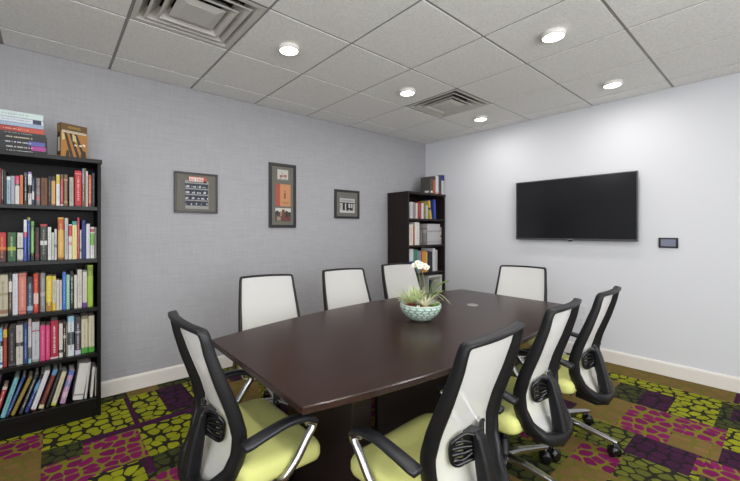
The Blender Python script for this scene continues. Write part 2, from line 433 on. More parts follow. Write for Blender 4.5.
# ------------------------------------------------------------------ conference table
ZT = .74
def build_table():
    t = thing('conference_table', 'long boat-shaped dark espresso conference table in the middle of the room', 'table', (1.806, 1.453, 0), math.radians(2.4))
    xl, xr, yn, yf = -1.190, 1.190, -.445, .445
    bul = .155
    def side(x, s):
        q = 1-((x-(xl+xr)/2)/((xr-xl)/2))**2
        return (yf+bul*q) if s > 0 else (yn-bul*q)
    def half(xa, xb):
        n = 14; mb = MB()
        xs = [xa+(xb-xa)*k/n for k in range(n+1)]
        rim = [(x, side(x,-1)) for x in xs]+[(x, side(x,1)) for x in reversed(xs)]
        m = len(rim)
        cx = sum(p[0] for p in rim)/m
        def ins(d): return [(x+(d if x < xl+1e-6 else -d if x > xr-1e-6 else 0), y+(d if y < 0 else -d)) for x, y in rim]
        shr = lambda L: [(x+y*.061, y) for x, y in L]
        layers = [(ins(.004), ZT), (rim, ZT-.004), (rim, ZT-.023), (ins(.003), ZT-.026)]
        vs = [(x, y, z) for L, z in layers for x, y in shr(L)]
        mb.add(vs, [tuple(range(m))], 0)
        o = 0
        fs = []
        for li in range(3):
            for k in range(m):
                fs.append((li*m+k, li*m+(k+1)%m, (li+1)*m+(k+1)%m, (li+1)*m+k))
        mb.add(vs, fs, 1); mb.add(vs, [tuple(3*m+k for k in range(m))], 1)
        return mb
    half(xl, -.0005).build('tabletop', [M_table, M_tabed], t, weld=True)
    half(.0005, xr).build('tabletop', [M_table, M_tabed], t, weld=True)
    # pedestals, modesty panel and under-top rails
    for (xa, xb) in ((-.83,-.71), (.71,.83)):
        MB().box(xa, xb, -.25, .25, 0, ZT-.027).build('pedestal', M_tbase, t, bevel=.003)
    MB().box(-.42, .44, -.012, .012, .05, ZT-.027).build('modesty_panel', M_tbase, t, bevel=.002)
    MB().box(-1.0, 1.0, -.2, -.16, ZT-.06, ZT-.027).box(-1.0, 1.0, .16, .2, ZT-.06, ZT-.027).build('support_rail', M_plast, t)
build_table()
# flush cable port
g = thing('cable_grommet', 'small round silver cable port set in the table top behind the plant', 'grommet', (2.425, 1.487, ZT))
MB().lathe([(0,0.0005),(.030,0.0005),(.036,.0035),(.039,.002),(.040,0)], 28).build('ring', mat('brushed_silver', (190,186,182), .35, metal=.8), g)
MB().box(-.012,.012,-.02,.02,.0008,.0045).build('flap', mat('silver_flap', (170,166,162), .4, metal=.7), g, bevel=.001)

# ------------------------------------------------------------------ chairs
# local frame: +y is where the sitter faces, origin on the floor under the gas lift
UH = .275                                           # hub ahead of the top rail
ZP = [.30,.33,.40,.48,.56,.65,.765,.865,.955]
UP = [.045,.075,.118,.140,.141,.116,.072,.038,.015]
def uz(z): return interp(z, ZP, UP)
def bow(x): return -.032*(1-min(1, (x/.225)**2))
def back_loop():
    R = [(0,.318),(.09,.321),(.165,.345),(.206,.40),(.223,.48),(.227,.57),(.224,.665),(.217,.77),(.208,.873),(.204,.926),(.195,.948),(.174,.953),(.09,.955),(0,.956)]
    L = [(-x, z) for x, z in reversed(R[1:-1])]
    P = [(x, 0, z) for x, z in R+L]
    pts = catmull(P, 4, closed=True)
    return [Vector((p.x, uz(p.z)+bow(p.x)-UH, p.z)) for p in pts]
def make_chair():
    t = thing('conference_chair', 'x', 'chair', group='mesh-back conference chairs around the table')
    loop = back_loop(); n = len(loop)
    # frame section: thin seen from the front, deep from the side
    fr = MB(); vs = []
    cen = Vector((0, 0, .64))
    K = 10
    for i, p in enumerate(loop):
        tg = (loop[(i+1)%n]-loop[i-1]).normalized()
        z = p.z
        # surface normal of the back (pointing forward)
        dz = .02; sl = (uz(min(z+dz, .95))-uz(max(z-dz, .34)))/(2*dz)
        nf = Vector((0, 1, -sl)).normalized()
        out = tg.cross(nf).normalized()
        if out.dot(Vector((p.x, 0, p.z-cen.z))) < 0: out = -out
        nf = out.cross(tg).normalized()
        if nf.y < 0: nf = -nf
        wz = interp(z, [.32,.40,.53,.88,.95], [.052,.038,.026,.018,.018])
        dp = interp(z, [.32,.42,.57,.78,.95], [.056,.060,.054,.046,.036])
        for k in range(K):
            a = 2*PI*k/K
            ca, sa = math.cos(a), math.sin(a)
            e = .55
            q = math.copysign(abs(ca)**e, ca); r = math.copysign(abs(sa)**e, sa)
            vs.append(p + out*(q*wz/2-wz/2*.8) + nf*(r*dp/2-dp/2))
    fs = [(i*K+k, i*K+(k+1)%K, ((i+1)%n)*K+(k+1)%K, ((i+1)%n)*K+k) for i in range(n) for k in range(K)]
    fr.add(vs, fs, 0, True); fr.build('backrest_frame', M_plast, t)
    # mesh panel
    half = [p for p in loop[:n//2+1]]
    zs = [p.z for p in half]; xs = [p.x for p in half]
    rows = []; NR = 30
    for r in range(NR+1):
        z = .330+(.946-.330)*r/NR
        w = 0
        for i in range(len(half)-1):
            za, zb = zs[i], zs[i+1]
            if (za-z)*(zb-z) <= 0 and za != zb:
                w = max(w, xs[i]+(xs[i+1]-xs[i])*(z-za)/(zb-za))
        w = max(w-.006, .02)
        rows.append([(x, uz(z)+bow(x)-UH-.006, z) for x in [w*(-1+2*k/16) for k in range(17)]])
    MB().grid(rows).build('backrest_mesh', M_mesh, t)
    # central upright at the back
    up = MB(); P = []
    for z, u, w, d in ((.590,.060,.022,.008),(.570,.050,.026,.016),(.49,.034,.028,.024),(.42,.020,.030,.028),(.36,.008,.034,.030),(.31,.014,.040,.03),(.296,.05,.045,.025),(.31,.15,.05,.022)):
        P.append((z, u, w, d))
    ring = []
    for i, (z, u, w, d) in enumerate(P):
        a = P[max(i-1,0)]; b = P[min(i+1,len(P)-1)]
        tg = Vector((0, b[1]-a[1], b[0]-a[0])).normalized(); nn = Vector((1,0,0)).cross(tg)
        c = Vector((0, u-UH, z))
        ring.append([c+Vector((w*sx,0,0))+nn*(d*sv) for sx, sv in ((-1,-.7),(-.7,-1),(.7,-1),(1,-.7),(1,.7),(.7,1),(-.7,1),(-1,.7))])
    K8 = 8; vs = [v for rg in ring for v in rg]
    fs = [(i*K8+k, i*K8+(k+1)%K8, (i+1)*K8+(k+1)%K8, (i+1)*K8+k) for i in range(len(ring)-1) for k in range(K8)]
    fs += [tuple(range(K8)), tuple((len(ring)-1)*K8+k for k in range(K8))]
    up.add(vs, fs, 0, False); up.build('back_upright', M_plast, t, bevel=.004)
    # lumbar support: looped bracket with fingers to each side
    lb = MB()
    for s in (-1, 1):
        def q(x, z, d=0): return (s*x, uz(z)+bow(x)-UH-.018-d, z)
        out = catmull([q(.02,.580,.03), q(.055,.592,.012), q(.092,.584,.006), (q(.108,.565,.002)), q(.111,.53,.002), q(.102,.500,.004), q(.082,.490,.01), q(.055,.496,.02), q(.02,.500,.03)], 4)
        lb.tube(out, .0075, 8)
        for zf, xe in ((.568,.098), (.547,.104), (.526,.104), (.505,.098)):
            fg = catmull([q(.025,(zf-.54)*.5+.54,.03), q(.055,zf-.002,.015), q(.085,zf,.006), q(xe,zf,.002)], 4)
            nn = len(fg); lb.tube(fg, [.005+.0045*k/(nn-1) for k in range(nn)], 8)
            lb.lathe([(.0,.0),(.006,.001),(.008,.004),(.006,.009),(.0001,.011)], 10, (q(xe-.004,zf-.005,.004)))
    lb.box(-.03,.03, uz(.54)-UH-.075, uz(.54)-UH-.045, .49,.585)
    lb.build('lumbar_support', M_gloss, t)
    # seat cushion: superellipse outline with domed top
    st = MB(); rings = []
    cy, ry, rx = .284-UH, .178, .266
    def outl(k, sc, z, dr=0):
        P = []
        for i in range(40):
            a = 2*PI*i/40; ca, sa = math.cos(a), math.sin(a); e = .26
            x = math.copysign(abs(ca)**e, ca)*(rx-k); y = math.copysign(abs(sa)**e, sa)*(ry-k)
            yy = cy+y*sc; zz = z
            if y > 0: zz -= .016*(y/ry)**3
            else: zz -= .0*(y/ry)
            P.append((x*sc, yy, zz))
        return P
    L = [(0.03,1,.365),(.006,1,.373),(0,1,.390),(.0,1,.418),(.006,1,.434),(.018,1,.443),(.04,1,.447)]
    rings = [outl(k, s_, z) for k, s_, z in L] + [outl(.04, .75, .449), outl(.04, .5, .447), outl(.04,.25,.445)]
    vs = [p for rg in rings for p in rg]; n4 = 40
    fs = [(i*n4+k, i*n4+(k+1)%n4, (i+1)*n4+(k+1)%n4, (i+1)*n4+k) for i in range(len(rings)-1) for k in range(n4)]
    fs += [tuple(range(n4)), tuple((len(rings)-1)*n4+k for k in range(n4))]
    st.add(vs, fs, 0, True); st.build('seat', M_lime, t)
    pan = MB(); pan.box(-.2,.2, cy-.13, cy+.13, .350,.366).box(-.07,.07,-.11,.1,.300,.352).tube([(-.07,.03,.325),(-.2,.03,.325)], .006).tube([(-.2,.03,.325),(-.24,.05,.323)], .009)
    pan.build('seat_pan', M_plast, t, bevel=.004)
    # arms: chrome tube from under the seat up to the front of a curved pad
    for s in (-1, 1):
        path = catmull([(s*.10,.02,.352),(s*.20,.0,.350),(s*0.268,.005,.368),(s*0.284,.04,.42),(s*0.286,.105,.515),(s*0.286,.137,.556),(s*0.286,.130,.574),(s*0.286,.10,.582)], 5)
        path = [p-Vector((0,UH-.25,.024*min(1,max(0,(p.z-.36)/.1)))) for p in path]
        MB().tube(path, .0155, 14, flat=1.0).build('arm_tube', M_chrome, t)
        pd = MB(); cs = catmull([(s*0.286,.155,.566),(s*0.286,.135,.588),(s*0.287,.09,.604),(s*0.288,.02,.606),(s*0.288,-.06,.592),(s*0.286,-.12,.577),(s*0.285,-.145,.571)], 5)
        cs = [p-Vector((0,.008,(.024+.003*max(0,min(1,(p.y-.02)/.12))))) for p in cs]
        cs = [p-Vector((0,UH-.25,0)) for p in cs]
        wd = [.013,.020,.023,.024,.026,.028,.022]; ns = len(cs)
        rg = []
        for i, p in enumerate(cs):
            a = cs[max(i-1,0)]; b = cs[min(i+1,ns-1)]; tg = (b-a).normalized()
            nn = Vector((1,0,0)).cross(tg).normalized()
            if nn.z < 0: nn = -nn
            w = interp(i/(ns-1)*6, list(range(7)), wd)
            if i in (0, ns-1): w *= .7
            hh = .012 if i not in (0, ns-1) else .008
            rg.append([p+Vector((w*a_,0,0))+nn*(hh*b_) for a_, b_ in ((-1,-.4),(-.75,-1),(.75,-1),(1,-.4),(1,.4),(.75,.9),(0,1),(-.75,.9),(-1,.4))])
        k9 = 9; vs = [v for r_ in rg for v in r_]
        fs = [(i*k9+k, i*k9+(k+1)%k9, (i+1)*k9+(k+1)%k9, (i+1)*k9+k) for i in range(ns-1) for k in range(k9)]
        fs += [tuple(range(k9)), tuple((ns-1)*k9+k for k in range(k9))]
        pd.add(vs, fs, 0, True); pd.build('arm_pad', M_plast2, t)
    # gas lift and five-legged chrome base
    MB().lathe([(0,.07),(.03,.07),(.032,.12),(.026,.125),(.026,.21),(.022,.215),(.014,.22),(.014,.32),(0,.32)], 20).build('gas_lift', M_plast, t)
    for k in range(5):
        a = 2*PI*k/5+BASE_A
        d = Vector((math.cos(a), math.sin(a), 0)); sd = Vector((-d.y, d.x, 0))
        lg = MB(); rg = []
        for r, zc, w, hh in ((.015,.118,.022,.018),(.10,.118,.02,.015),(.22,.102,.016,.011),(.305,.088,.013,.009),(.322,.085,.011,.007)):
            c = d*r+Vector((0,0,zc))
            rg.append([c+sd*(w*x_)+Vector((0,0,hh*z_)) for x_, z_ in ((-1,-1),(1,-1),(1,.3),(.6,1),(-.6,1),(-1,.3))])
        vs = [v for r_ in rg for v in r_]
        fs = [(i*6+q_, i*6+(q_+1)%6, (i+1)*6+(q_+1)%6, (i+1)*6+q_) for i in range(4) for q_ in range(6)]+[tuple(range(6)), tuple(24+q_ for q_ in range(6))]
        lg.add(vs, fs); lo = lg.build('base_leg', M_chrome, t, bevel=.002)
        cm = MB(); cc = d*.308
        ax = Vector((math.cos(a+.9), math.sin(a+.9), 0))
        for s in (-1, 1):
            c0 = cc+ax*(s*.008)+Vector((0,0,.0285)); c1 = cc+ax*(s*.026)+Vector((0,0,.0285))
            cm.tube([c0, c0+(c1-c0)*.2, c0+(c1-c0)*.8, c1], [.024,.028,.028,.022], 18)
        cm.tube([cc+Vector((0,0,.02)), cc+Vector((0,0,.085))], .008, 8)
        hood = []
        cm.tube([cc+ax*-.022+Vector((0,0,.038)), cc+ax*.022+Vector((0,0,.038))], .0275, 16)
        cm.build('caster', M_gloss, lo)
    return t
BASE_A = math.radians(-92)
chairs = [  # top-rail centre x, y, facing (deg from +y, counter-clockwise), label
    (1.165, .636, 3, 'lime-seated mesh chair in the foreground, seen from behind, nearest on the near long side'),
    (1.862, .672, 4, 'mesh chair seen from behind, between the foreground chair and the one nearest the white wall'),
    (2.505, .668, 3.5, 'mesh chair seen from behind, nearest the white wall on the near side of the table'),
    (.412, 1.462, -90, 'mesh chair at the near end of the table, beside the tall bookcase'),
    (1.275, 2.505, 167, 'white mesh chair on the far side, in front of the tall narrow picture frame'),
    (2.01, 2.49, 169, 'white mesh chair on the far side, below the smallest picture frame'),
    (2.765, 2.53, 169, 'white mesh chair on the far side, behind the plant, overlapping the corner bookcase'),
    (3.48, 1.61, 101, 'white mesh chair at the far end of the table, below the television'),
]
ch0 = make_chair()
for i, (x, y, a, lab) in enumerate(chairs):
    o = ch0 if i == 0 else copy_tree(ch0)
    r = math.radians(a)
    o.location = (x-math.sin(r)*UH, y+math.cos(r)*UH, 0); o.rotation_euler = (0,0,r); o['label'] = lab

# ------------------------------------------------------------------ bookcases
def bookcase(x0, x1, label, ml, mh, shelves, fy=3.045):
    t = thing('bookcase', label, 'bookcase', ((x0+x1)/2, 3.2, 0))
    w = (x1-x0)/2; ya, yb = fy-3.2, 3.352-3.2; top = 1.785; th = .02
    for s in (-1, 1): MB().box(s*w-(th if s > 0 else 0), s*w+(th if s < 0 else 0), ya, yb, 0, top-.028).build('side_panel', ml, t, bevel=.0015)
    MB().box(-w-.006, w+.006, ya-.008, yb, top-.028, top).build('top_board', mh, t, bevel=.002)
    MB().box(-w+th, w-th, yb-.006, yb, .03, top-.028).build('back_panel', ml, t)
    for k, (zt, thk) in enumerate(shelves):
        MB().box(-w+th, w-th, ya+.004, yb-.006, zt-thk, zt).build('shelf', mh, t, bevel=.0015)
    MB().box(-w+th, w-th, ya+.012, ya+.028, 0, shelves[-1][0]-shelves[-1][1]).build('kick_board', mh, t)
    return t
SH = [1.456, 1.096, .759, .440, .126]
bookcase(-.515, .275, 'tall black bookcase full of coloured books, left of the framed pictures', M_shelf, M_shelfh, [(z, .026 if z > .2 else .035) for z in SH])
SHF = [1.445, 1.105, .745, .43, .126]
bookcase(3.452, 4.212, 'tall dark brown bookcase standing in the room corner', M_shelfb, M_shelfbh, [(z, .024) for z in SHF], 3.0)

BROOT = []
def book(x0, x1, zb, zt, yf, base, bands=(), text=None, lab='', group='', depth=None, lean=0, name='book', txt_span=(.15,.85), pages_child=False, rnd=random):
    """upright book, spine towards -y; bands = (from, to, colour) fractions of the height from the bottom"""
    w = x1-x0-.0008; h = zt-zb; d = depth or min(.2, max(.12, h*.68))
    cols = [cmat(base), M_page]; ci = {tuple(base): 0}
    def idx(c):
        c = tuple(c)
        if c not in ci: ci[c] = len(cols); cols.append(cmat(c))
        return ci[c]
    mb = MB(); cv = min(.0025, w*.12)
    # boards and spine
    cuts = sorted({0., 1.}|{b[0] for b in bands}|{b[1] for b in bands})
    bw = w/2
    def spine_x(k): return
    for a, b in zip(cuts[:-1], cuts[1:]):
        c = base
        for q in bands:
            if q[0] <= (a+b)/2 <= q[1]: c = q[2]
        mi = idx(c); za, zz = h*a, h*b
        # gently rounded spine
        R = min(.004, w*.18); P = [(-bw, R), (-bw*.8, R*.25), (-bw*.35, 0), (bw*.35, 0), (bw*.8, R*.25), (bw, R)]
        for p, q_ in zip(P[:-1], P[1:]): mb.quad((p[0],p[1],za),(q_[0],q_[1],za),(q_[0],q_[1],zz),(p[0],p[1],zz), mi)
        mb.quad((-bw,R,za),(-bw,d,za),(-bw,d,zz),(-bw,R,zz), mi); mb.quad((bw,R,za),(bw,d,za),(bw,d,zz),(bw,R,zz), mi)
        mb.quad((-bw+cv,d,za),(-bw,d,za),(-bw,d,zz),(-bw+cv,d,zz), mi); mb.quad((bw-cv,d,za),(bw,d,za),(bw,d,zz),(bw-cv,d,zz), mi)
    for z in (0, h):
        mb.add([(-bw,R,z),(-bw*.35,0,z),(bw*.35,0,z),(bw,R,z)], [(0,1,2,3)], 0)
        mb.quad((-bw,R,z),(-bw+cv,R,z),(-bw+cv,d,z),(-bw,d,z)); mb.quad((bw,R,z),(bw-cv,R,z),(bw-cv,d,z),(bw,d,z))
    mb.box(-bw+cv, bw-cv, R, d-.004, .003, h-.003, 1)
    if text:
        mi = idx(text); z = h*txt_span[1]; tw = bw*.3
        e = -.0003
        while z > h*txt_span[0]:
            s = rnd.uniform(.002,.0045) ; ww = tw*rnd.uniform(.5,1)
            mb.quad((-ww,e,z-s),(ww,e,z-s),(ww,e,z),(-ww,e,z), mi); z -= s+rnd.choice([.0012,.0015,.002,.006])
    o = mb.build(name, cols, recalc=False)
    bm = bmesh.new(); bm.from_mesh(o.data); bmesh.ops.remove_doubles(bm, verts=bm.verts, dist=1e-6); bm.to_mesh(o.data); bm.free()
    if lean:
        # pivot on the bottom right corner
        o.rotation_euler = (0, lean, 0)
        px = x0+.0
        o.location = (x0+bw*math.cos(lean)+.0, yf, zb+bw*abs(math.sin(lean))+.0006)
    else:
        o.location = ((x0+x1)/2, yf, zb+.0005)
    tag(o, lab, 'book', group)
    return o

YB = 3.085
def row(ox, oy, sc, data, zb, where, group, tones, yb=YB, gap=0):
    prev = None
    n = len(data)
    for k, b in enumerate(data):
        a0, a1, tp, base, bands, text, desc = b
        xa, _ = onY(ox+a0/sc, 300, yb); xb, _ = onY(ox+a1/sc, 300, yb)
        _, zt = onY(ox+(a0+a1)/2/sc, oy+tp/sc, yb)
        lab = '%s on %s, ' % (desc, where)
        lab += ('leftmost in view' if k == 0 else 'right of the %s' % ' '.join(prev.split()[:-1]))
        book(xa, xb, zb, zt, yb+random.uniform(-.004,.01), base, bands, text, lab, group)
        prev = desc
# each row: left, right, top in a 9.25x enlargement whose origin is given; colour; bands; title colour; description
A = 462.5
W, K_ = (222,220,212), (22,22,24)
row(0, 160, 9.25, [
 (-12,11,75,(140,25,30),[],(200,150,120),'dark red book'),
 (13,29,85,(108,106,98),[(0,.12,(40,40,40))],W,'grey olive thin book'),
 (31,56,96,(24,26,28),[],(70,74,76),'tall black book'),
 (58,97,148,(150,184,196),[(.86,.97,(225,228,225))],(90,130,150),'light blue book'),
 (98,136,146,(165,160,176),[],(190,186,196),'lavender grey book'),
 (138,181,146,(226,221,212),[(.72,1,(222,64,112)),(.66,.72,(90,80,90))],(190,180,170),'pink-topped white book'),
 (183,213,140,(215,122,72),[],(160,80,50),'orange book'),
 (219,253,116,(30,30,34),[(.88,1,(90,95,96)),(0,.08,(70,30,40))],(225,220,215),'black white-lettered book'),
 (258,293,110,(34,34,40),[(.6,.93,(230,226,232)),(.93,1,(150,120,190)),(0,.35,(205,200,196))],(120,60,60),'lilac-topped white-banded book'),
 (295,315,165,(52,66,96),[(.2,.5,(215,215,215))],W,'thin navy book'),
 (316,330,150,(20,20,24),[],(90,90,90),'thin black book'),
 (333,372,166,(116,110,114),[(.2,.32,(190,90,100)),(.4,.5,(140,130,130)),(.6,.7,(90,84,90))],(170,150,150),'grey pink plaid book'),
 (375,441,166,(108,64,28),[],(70,40,20),'thick brown book'),
 (444,473,152,(34,38,42),[],(120,130,140),'black star-marked book'),
 (473,513,150,(214,162,92),[(.84,1,(40,44,50)),(0,.06,(150,100,50))],(190,140,80),'tan dark-topped book'),
 (519,555,136,(226,226,222),[(.70,.98,(226,206,60))],(150,150,150),'yellow-topped white book'),
 (557,587,136,(172,52,58),[(.86,1,(110,80,60)),(0,.05,(225,200,200))],(225,180,180),'red brown-topped book'),
 (589,627,135,(122,96,66),[(.1,.16,(180,150,110)),(.8,.86,(180,150,110))],(180,150,110),'medium brown book'),
 (640,682,160,(172,168,158),[],(130,126,120),'pale grey book'),
 (690,759,100,(196,32,42),[(.9,.93,(230,120,120)),(0,.03,(150,20,30))],(235,170,160),'thick bright red book'),
 (760,780,80,(128,138,160),[(0,.6,(110,90,70))],W,'tall thin blue-grey book'),
 (781,797,76,(150,126,100),[],(90,70,60),'tall thin tan book'),
 (798,815,102,(216,212,206),[],(140,130,120),'thin white book'),
 (817,847,140,(202,92,60),[(0,.1,(150,60,60))],(230,190,170),'orange-red book'),
 (850,880,120,(36,46,48),[],(110,130,130),'black-green book'),
], SH[0], 'the top shelf', 'books on the top shelf of the tall black bookcase', None)
row(0, 212, 9.25, [
 (-20,57,190,(196,44,50),[(0,.38,(86,44,54)),(.42,.5,(225,120,50))],(225,140,60),'red maroon-bottomed thick book'),
 (66,147,190,(52,98,60),[(.38,.5,(170,180,40))],(160,190,120),'thick green book'),
 (156,216,192,(206,206,196),[(.42,.47,(30,30,30)),(0,.06,(120,120,110))],(160,160,165),'off-white black-marked book'),
 (218,249,72,(34,70,178),[(.7,1,(226,226,226)),(.58,.7,(210,70,110))],(120,150,220),'white-topped blue book'),
 (252,280,50,(32,62,140),[(.93,1,(150,150,100)),(0,.3,(24,40,100))],(160,180,220),'tall navy book'),
 (284,316,85,(112,172,84),[(0,.2,(40,44,40)),(.75,.9,(90,130,90))],(200,220,160),'tall green book'),
 (322,366,142,(48,34,32),[(.1,.2,(120,40,40))],(150,60,50),'dark brown book'),
 (370,437,112,(62,64,58),[(.94,1,(190,50,60)),(.42,.54,(206,210,206))],(150,150,140),'thick charcoal book'),
 (441,475,140,(214,214,206),[],(170,170,160),'plain white book'),
 (476,501,190,(200,200,196),[],(130,130,130),'short white book'),
 (503,526,158,(196,198,200),[(.4,.5,(120,126,130))],(140,140,140),'slim grey white book'),
 (534,592,50,(216,164,66),[(.7,.96,(196,88,34)),(0,.05,(150,90,30))],(230,200,140),'ochre orange-topped book'),
 (597,632,56,(186,188,188),[],(130,134,138),'tall grey book'),
 (634,666,115,(224,214,208),[(.66,.97,(200,54,78)),(.4,.5,(220,150,150))],(214,130,120),'red-topped white book'),
 (667,713,86,(226,216,134),[(.9,1,(60,150,140))],(190,180,90),'pale yellow teal-topped book'),
 (714,737,52,(192,44,72),[],(230,150,160),'tall thin crimson book'),
 (738,754,166,(190,196,200),[(.25,.35,(90,110,130))],(130,130,130),'short thin grey book'),
 (755,795,76,(22,42,112),[],(30,52,124),'plain dark navy book'),
 (797,834,110,(216,212,222),[],(180,176,190),'lilac white book'),
 (836,874,140,(222,220,214),[(.42,.8,(112,192,60)),(.84,.95,(180,90,100))],(150,150,150),'green-blocked white book'),
 (875,894,140,(152,146,130),[],(120,110,100),'thin khaki book'),
], SH[1], 'the second shelf', 'books on the second shelf of the tall black bookcase', None)
row(0, 262, 9.25, [
 (-25,74,120,(190,180,152),[(.05,.15,(150,110,90)),(.5,.56,(160,150,110))],(150,140,120),'thick cream map-patterned book'),
 (78,111,104,(38,30,26),[(.55,.8,(220,216,206)),(.1,.5,(90,64,50))],(200,190,170),'dark brown white-labelled book'),
 (114,166,110,(208,208,214),[],(186,188,194),'pale lilac white book'),
 (168,244,106,(214,122,104),[(.04,.08,(180,90,80)),(.92,.96,(190,100,84))],(230,170,150),'thick salmon pink book'),
 (249,306,146,(58,72,96),[(.08,.2,(150,180,200)),(.8,1,(40,44,54))],(170,180,196),'slate blue silver-lettered book'),
 (309,356,108,(214,60,32),[(.22,.5,(226,190,180)),(0,.06,(190,40,20))],(230,150,120),'bright vermilion book'),
 (358,370,110,(24,24,26),[],(60,60,60),'slim black book'),
 (371,419,104,(130,132,126),[(.4,.5,(170,170,160))],(190,190,186),'mid grey book'),
 (425,482,130,(224,194,44),[(0,.25,(180,130,40))],(240,226,130),'bright yellow book'),
 (483,519,132,(206,198,176),[(0,.22,(222,190,60)),(.9,1,(220,200,70))],(120,120,110),'cream yellow-bottomed book'),
 (520,548,166,(208,200,192),[],(186,176,168),'short cream book'),
 (549,573,170,(200,192,184),[],(176,168,160),'short beige book'),
 (576,612,96,(56,106,196),[],(130,170,226),'bright blue book'),
 (613,646,120,(140,196,162),[],(190,224,200),'mint green book'),
 (649,682,98,(28,28,30),[(.8,.9,(90,90,90))],(226,226,226),'black book'),
 (685,713,122,(214,208,190),[],(190,184,166),'slim ivory book'),
 (715,762,74,(208,204,188),[(.3,.65,(196,194,184))],(150,150,146),'tall ivory book'),
 (764,806,76,(204,200,186),[(0,.13,(104,44,146)),(.95,1,(130,130,126))],(176,172,160),'ivory purple-labelled book'),
 (808,862,30,(160,192,42),[(.74,.96,(128,150,44))],(180,206,90),'tall lime green book'),
], SH[2], 'the third shelf', 'books on the third shelf of the tall black bookcase', None)
row(0, 312, 9.25, [
 (-16,23,156,(214,216,216),[(.68,1,(112,172,222)),(.55,.68,(40,40,44)),(.08,.14,(60,100,190))],(150,150,150),'blue-topped white book'),
 (26,65,152,(162,50,34),[(.76,.96,(226,196,46))],(200,120,60),'yellow-topped red book'),
 (74,142,150,(44,40,38),[(0,.05,(90,90,90))],(150,150,150),'black grey-lettered book'),
 (146,213,125,(204,198,184),[(.46,.56,(60,60,60))],(150,140,130),'cream dark-banded book'),
 (215,259,105,(28,58,120),[],(150,170,200),'navy book'),
 (261,291,62,(214,208,200),[(0,.1,(150,200,200)),(.1,.35,(110,110,104)),(.82,1,(200,170,170))],(120,120,120),'tall slim white book'),
 (293,366,94,(192,192,198),[(.76,.79,(170,40,60)),(.0,.06,(150,150,140))],(150,150,156),'thick silver red-lined book'),
 (370,419,124,(222,62,122),[],(236,130,170),'hot pink book'),
 (421,463,124,(218,58,116),[],(236,130,170),'matching pink book'),
 (466,540,82,(182,26,52),[(0,.04,(220,200,200))],(236,226,226),'crimson white-lettered book'),
 (545,582,110,(218,214,202),[(.14,.22,(50,50,50))],(170,166,156),'narrow white book'),
 (584,611,105,(34,32,30),[(.55,.64,(200,180,160))],(216,214,206),'black white-lettered narrow book'),
 (613,624,112,(166,146,110),[],(120,100,80),'very thin tan book'),
 (626,686,40,(206,214,216),[(.86,1,(150,200,220)),(.28,.6,(60,70,74))],(140,150,156),'tall pale blue-topped book'),
 (694,749,60,(70,64,74),[(0,.12,(200,196,216)),(.6,.65,(150,150,150))],(206,200,206),'dark grey lilac-footed book'),
 (752,815,40,(206,198,166),[(0,.15,(72,164,50)),(.92,1,(130,126,90))],(160,150,120),'thick cream green-footed book'),
 (818,876,38,(208,200,168),[(0,.15,(76,168,52))],(160,150,120),'second cream green-footed book'),
], SH[3], 'the fourth shelf', 'books on the fourth shelf of the tall black bookcase', None)

# bottom shelf: books leaning to the right against upright ones
def leaner(bx, tx, by, ty, thick, base, bands, text, lab, yb=YB):
    # bx/tx: pixel of the left edge at the bottom and the top, thick: horizontal width in pixels
    xa, _ = onY(bx, 300, yb); xb, _ = onY(tx, 300, yb); xw, _ = onY(bx+thick, 300, yb)
    _, zt = onY((bx+tx)/2, ty, yb); zb = SH[4]
    ang = math.atan2(xb-xa, zt-zb)
    w = (xw-xa)*math.cos(ang); h = (zt-zb)/math.cos(ang)-w*math.tan(ang)*.5
    return book(xa, xa+w, zb, zb+h, yb, base, bands, text, lab, 'books on the bottom shelf of the tall black bookcase', lean=ang)
s8 = 8.02
L5 = [
 (-128,-20,430,142,40,(96,62,104),[(0,.1,(60,40,70))],(170,150,180),'leaning purple book cut off by the left edge, bottom shelf'),
 (-62,26,430,226,42,(178,38,46),[(.9,1,(200,190,170))],(226,214,210),'short leaning red book left of the turquoise one, bottom shelf'),
 (0,118,430,158,44,(112,180,190),[],(80,130,150),'leaning turquoise book on the bottom shelf, right of the short red one'),
 (42,182,435,150,30,(44,72,128),[(0,.05,(24,30,60))],(150,170,210),'leaning blue book on the bottom shelf, right of the turquoise one'),
 (84,232,415,158,38,(150,122,44),[],(190,166,90),'leaning gold book on the bottom shelf'),
 (150,284,412,130,34,(54,58,66),[],(214,214,210),'leaning charcoal book with large white lettering, right of the gold one'),
 (197,330,390,125,34,(44,64,132),[(.55,.75,(90,150,190)),(.8,1,(24,26,34))],(150,180,220),'leaning dark blue book on the bottom shelf, left of the wide white one'),
 (243,366,386,100,48,(216,211,216),[(0,.03,(150,60,60))],None,'leaning wide white book on the bottom shelf, between dark blue and dark red books'),
 (308,432,374,92,44,(104,32,36),[(0,.1,(214,200,150)),(.85,1,(90,150,190))],(190,120,90),'leaning dark red book with a cream foot on the bottom shelf'),
 (366,476,372,90,30,(30,30,34),[],(90,90,96),'leaning black book on the bottom shelf, left of the cream one'),
 (408,500,362,108,44,(214,204,166),[(0,.07,(190,196,60))],(170,160,130),'leaning cream book with a lime foot on the bottom shelf'),
 (480,560,348,95,46,(190,140,182),[(.2,.35,(220,180,200)),(.5,.7,(120,130,190)),(.85,1,(100,120,190))],(230,200,220),'leaning pink and blue floral book on the bottom shelf'),
]
for b in L5:
    leaner(b[0]/s8, b[1]/s8, 0, 360+b[3]/s8, b[4]/s8, b[5], b[6], b[7], b[8])
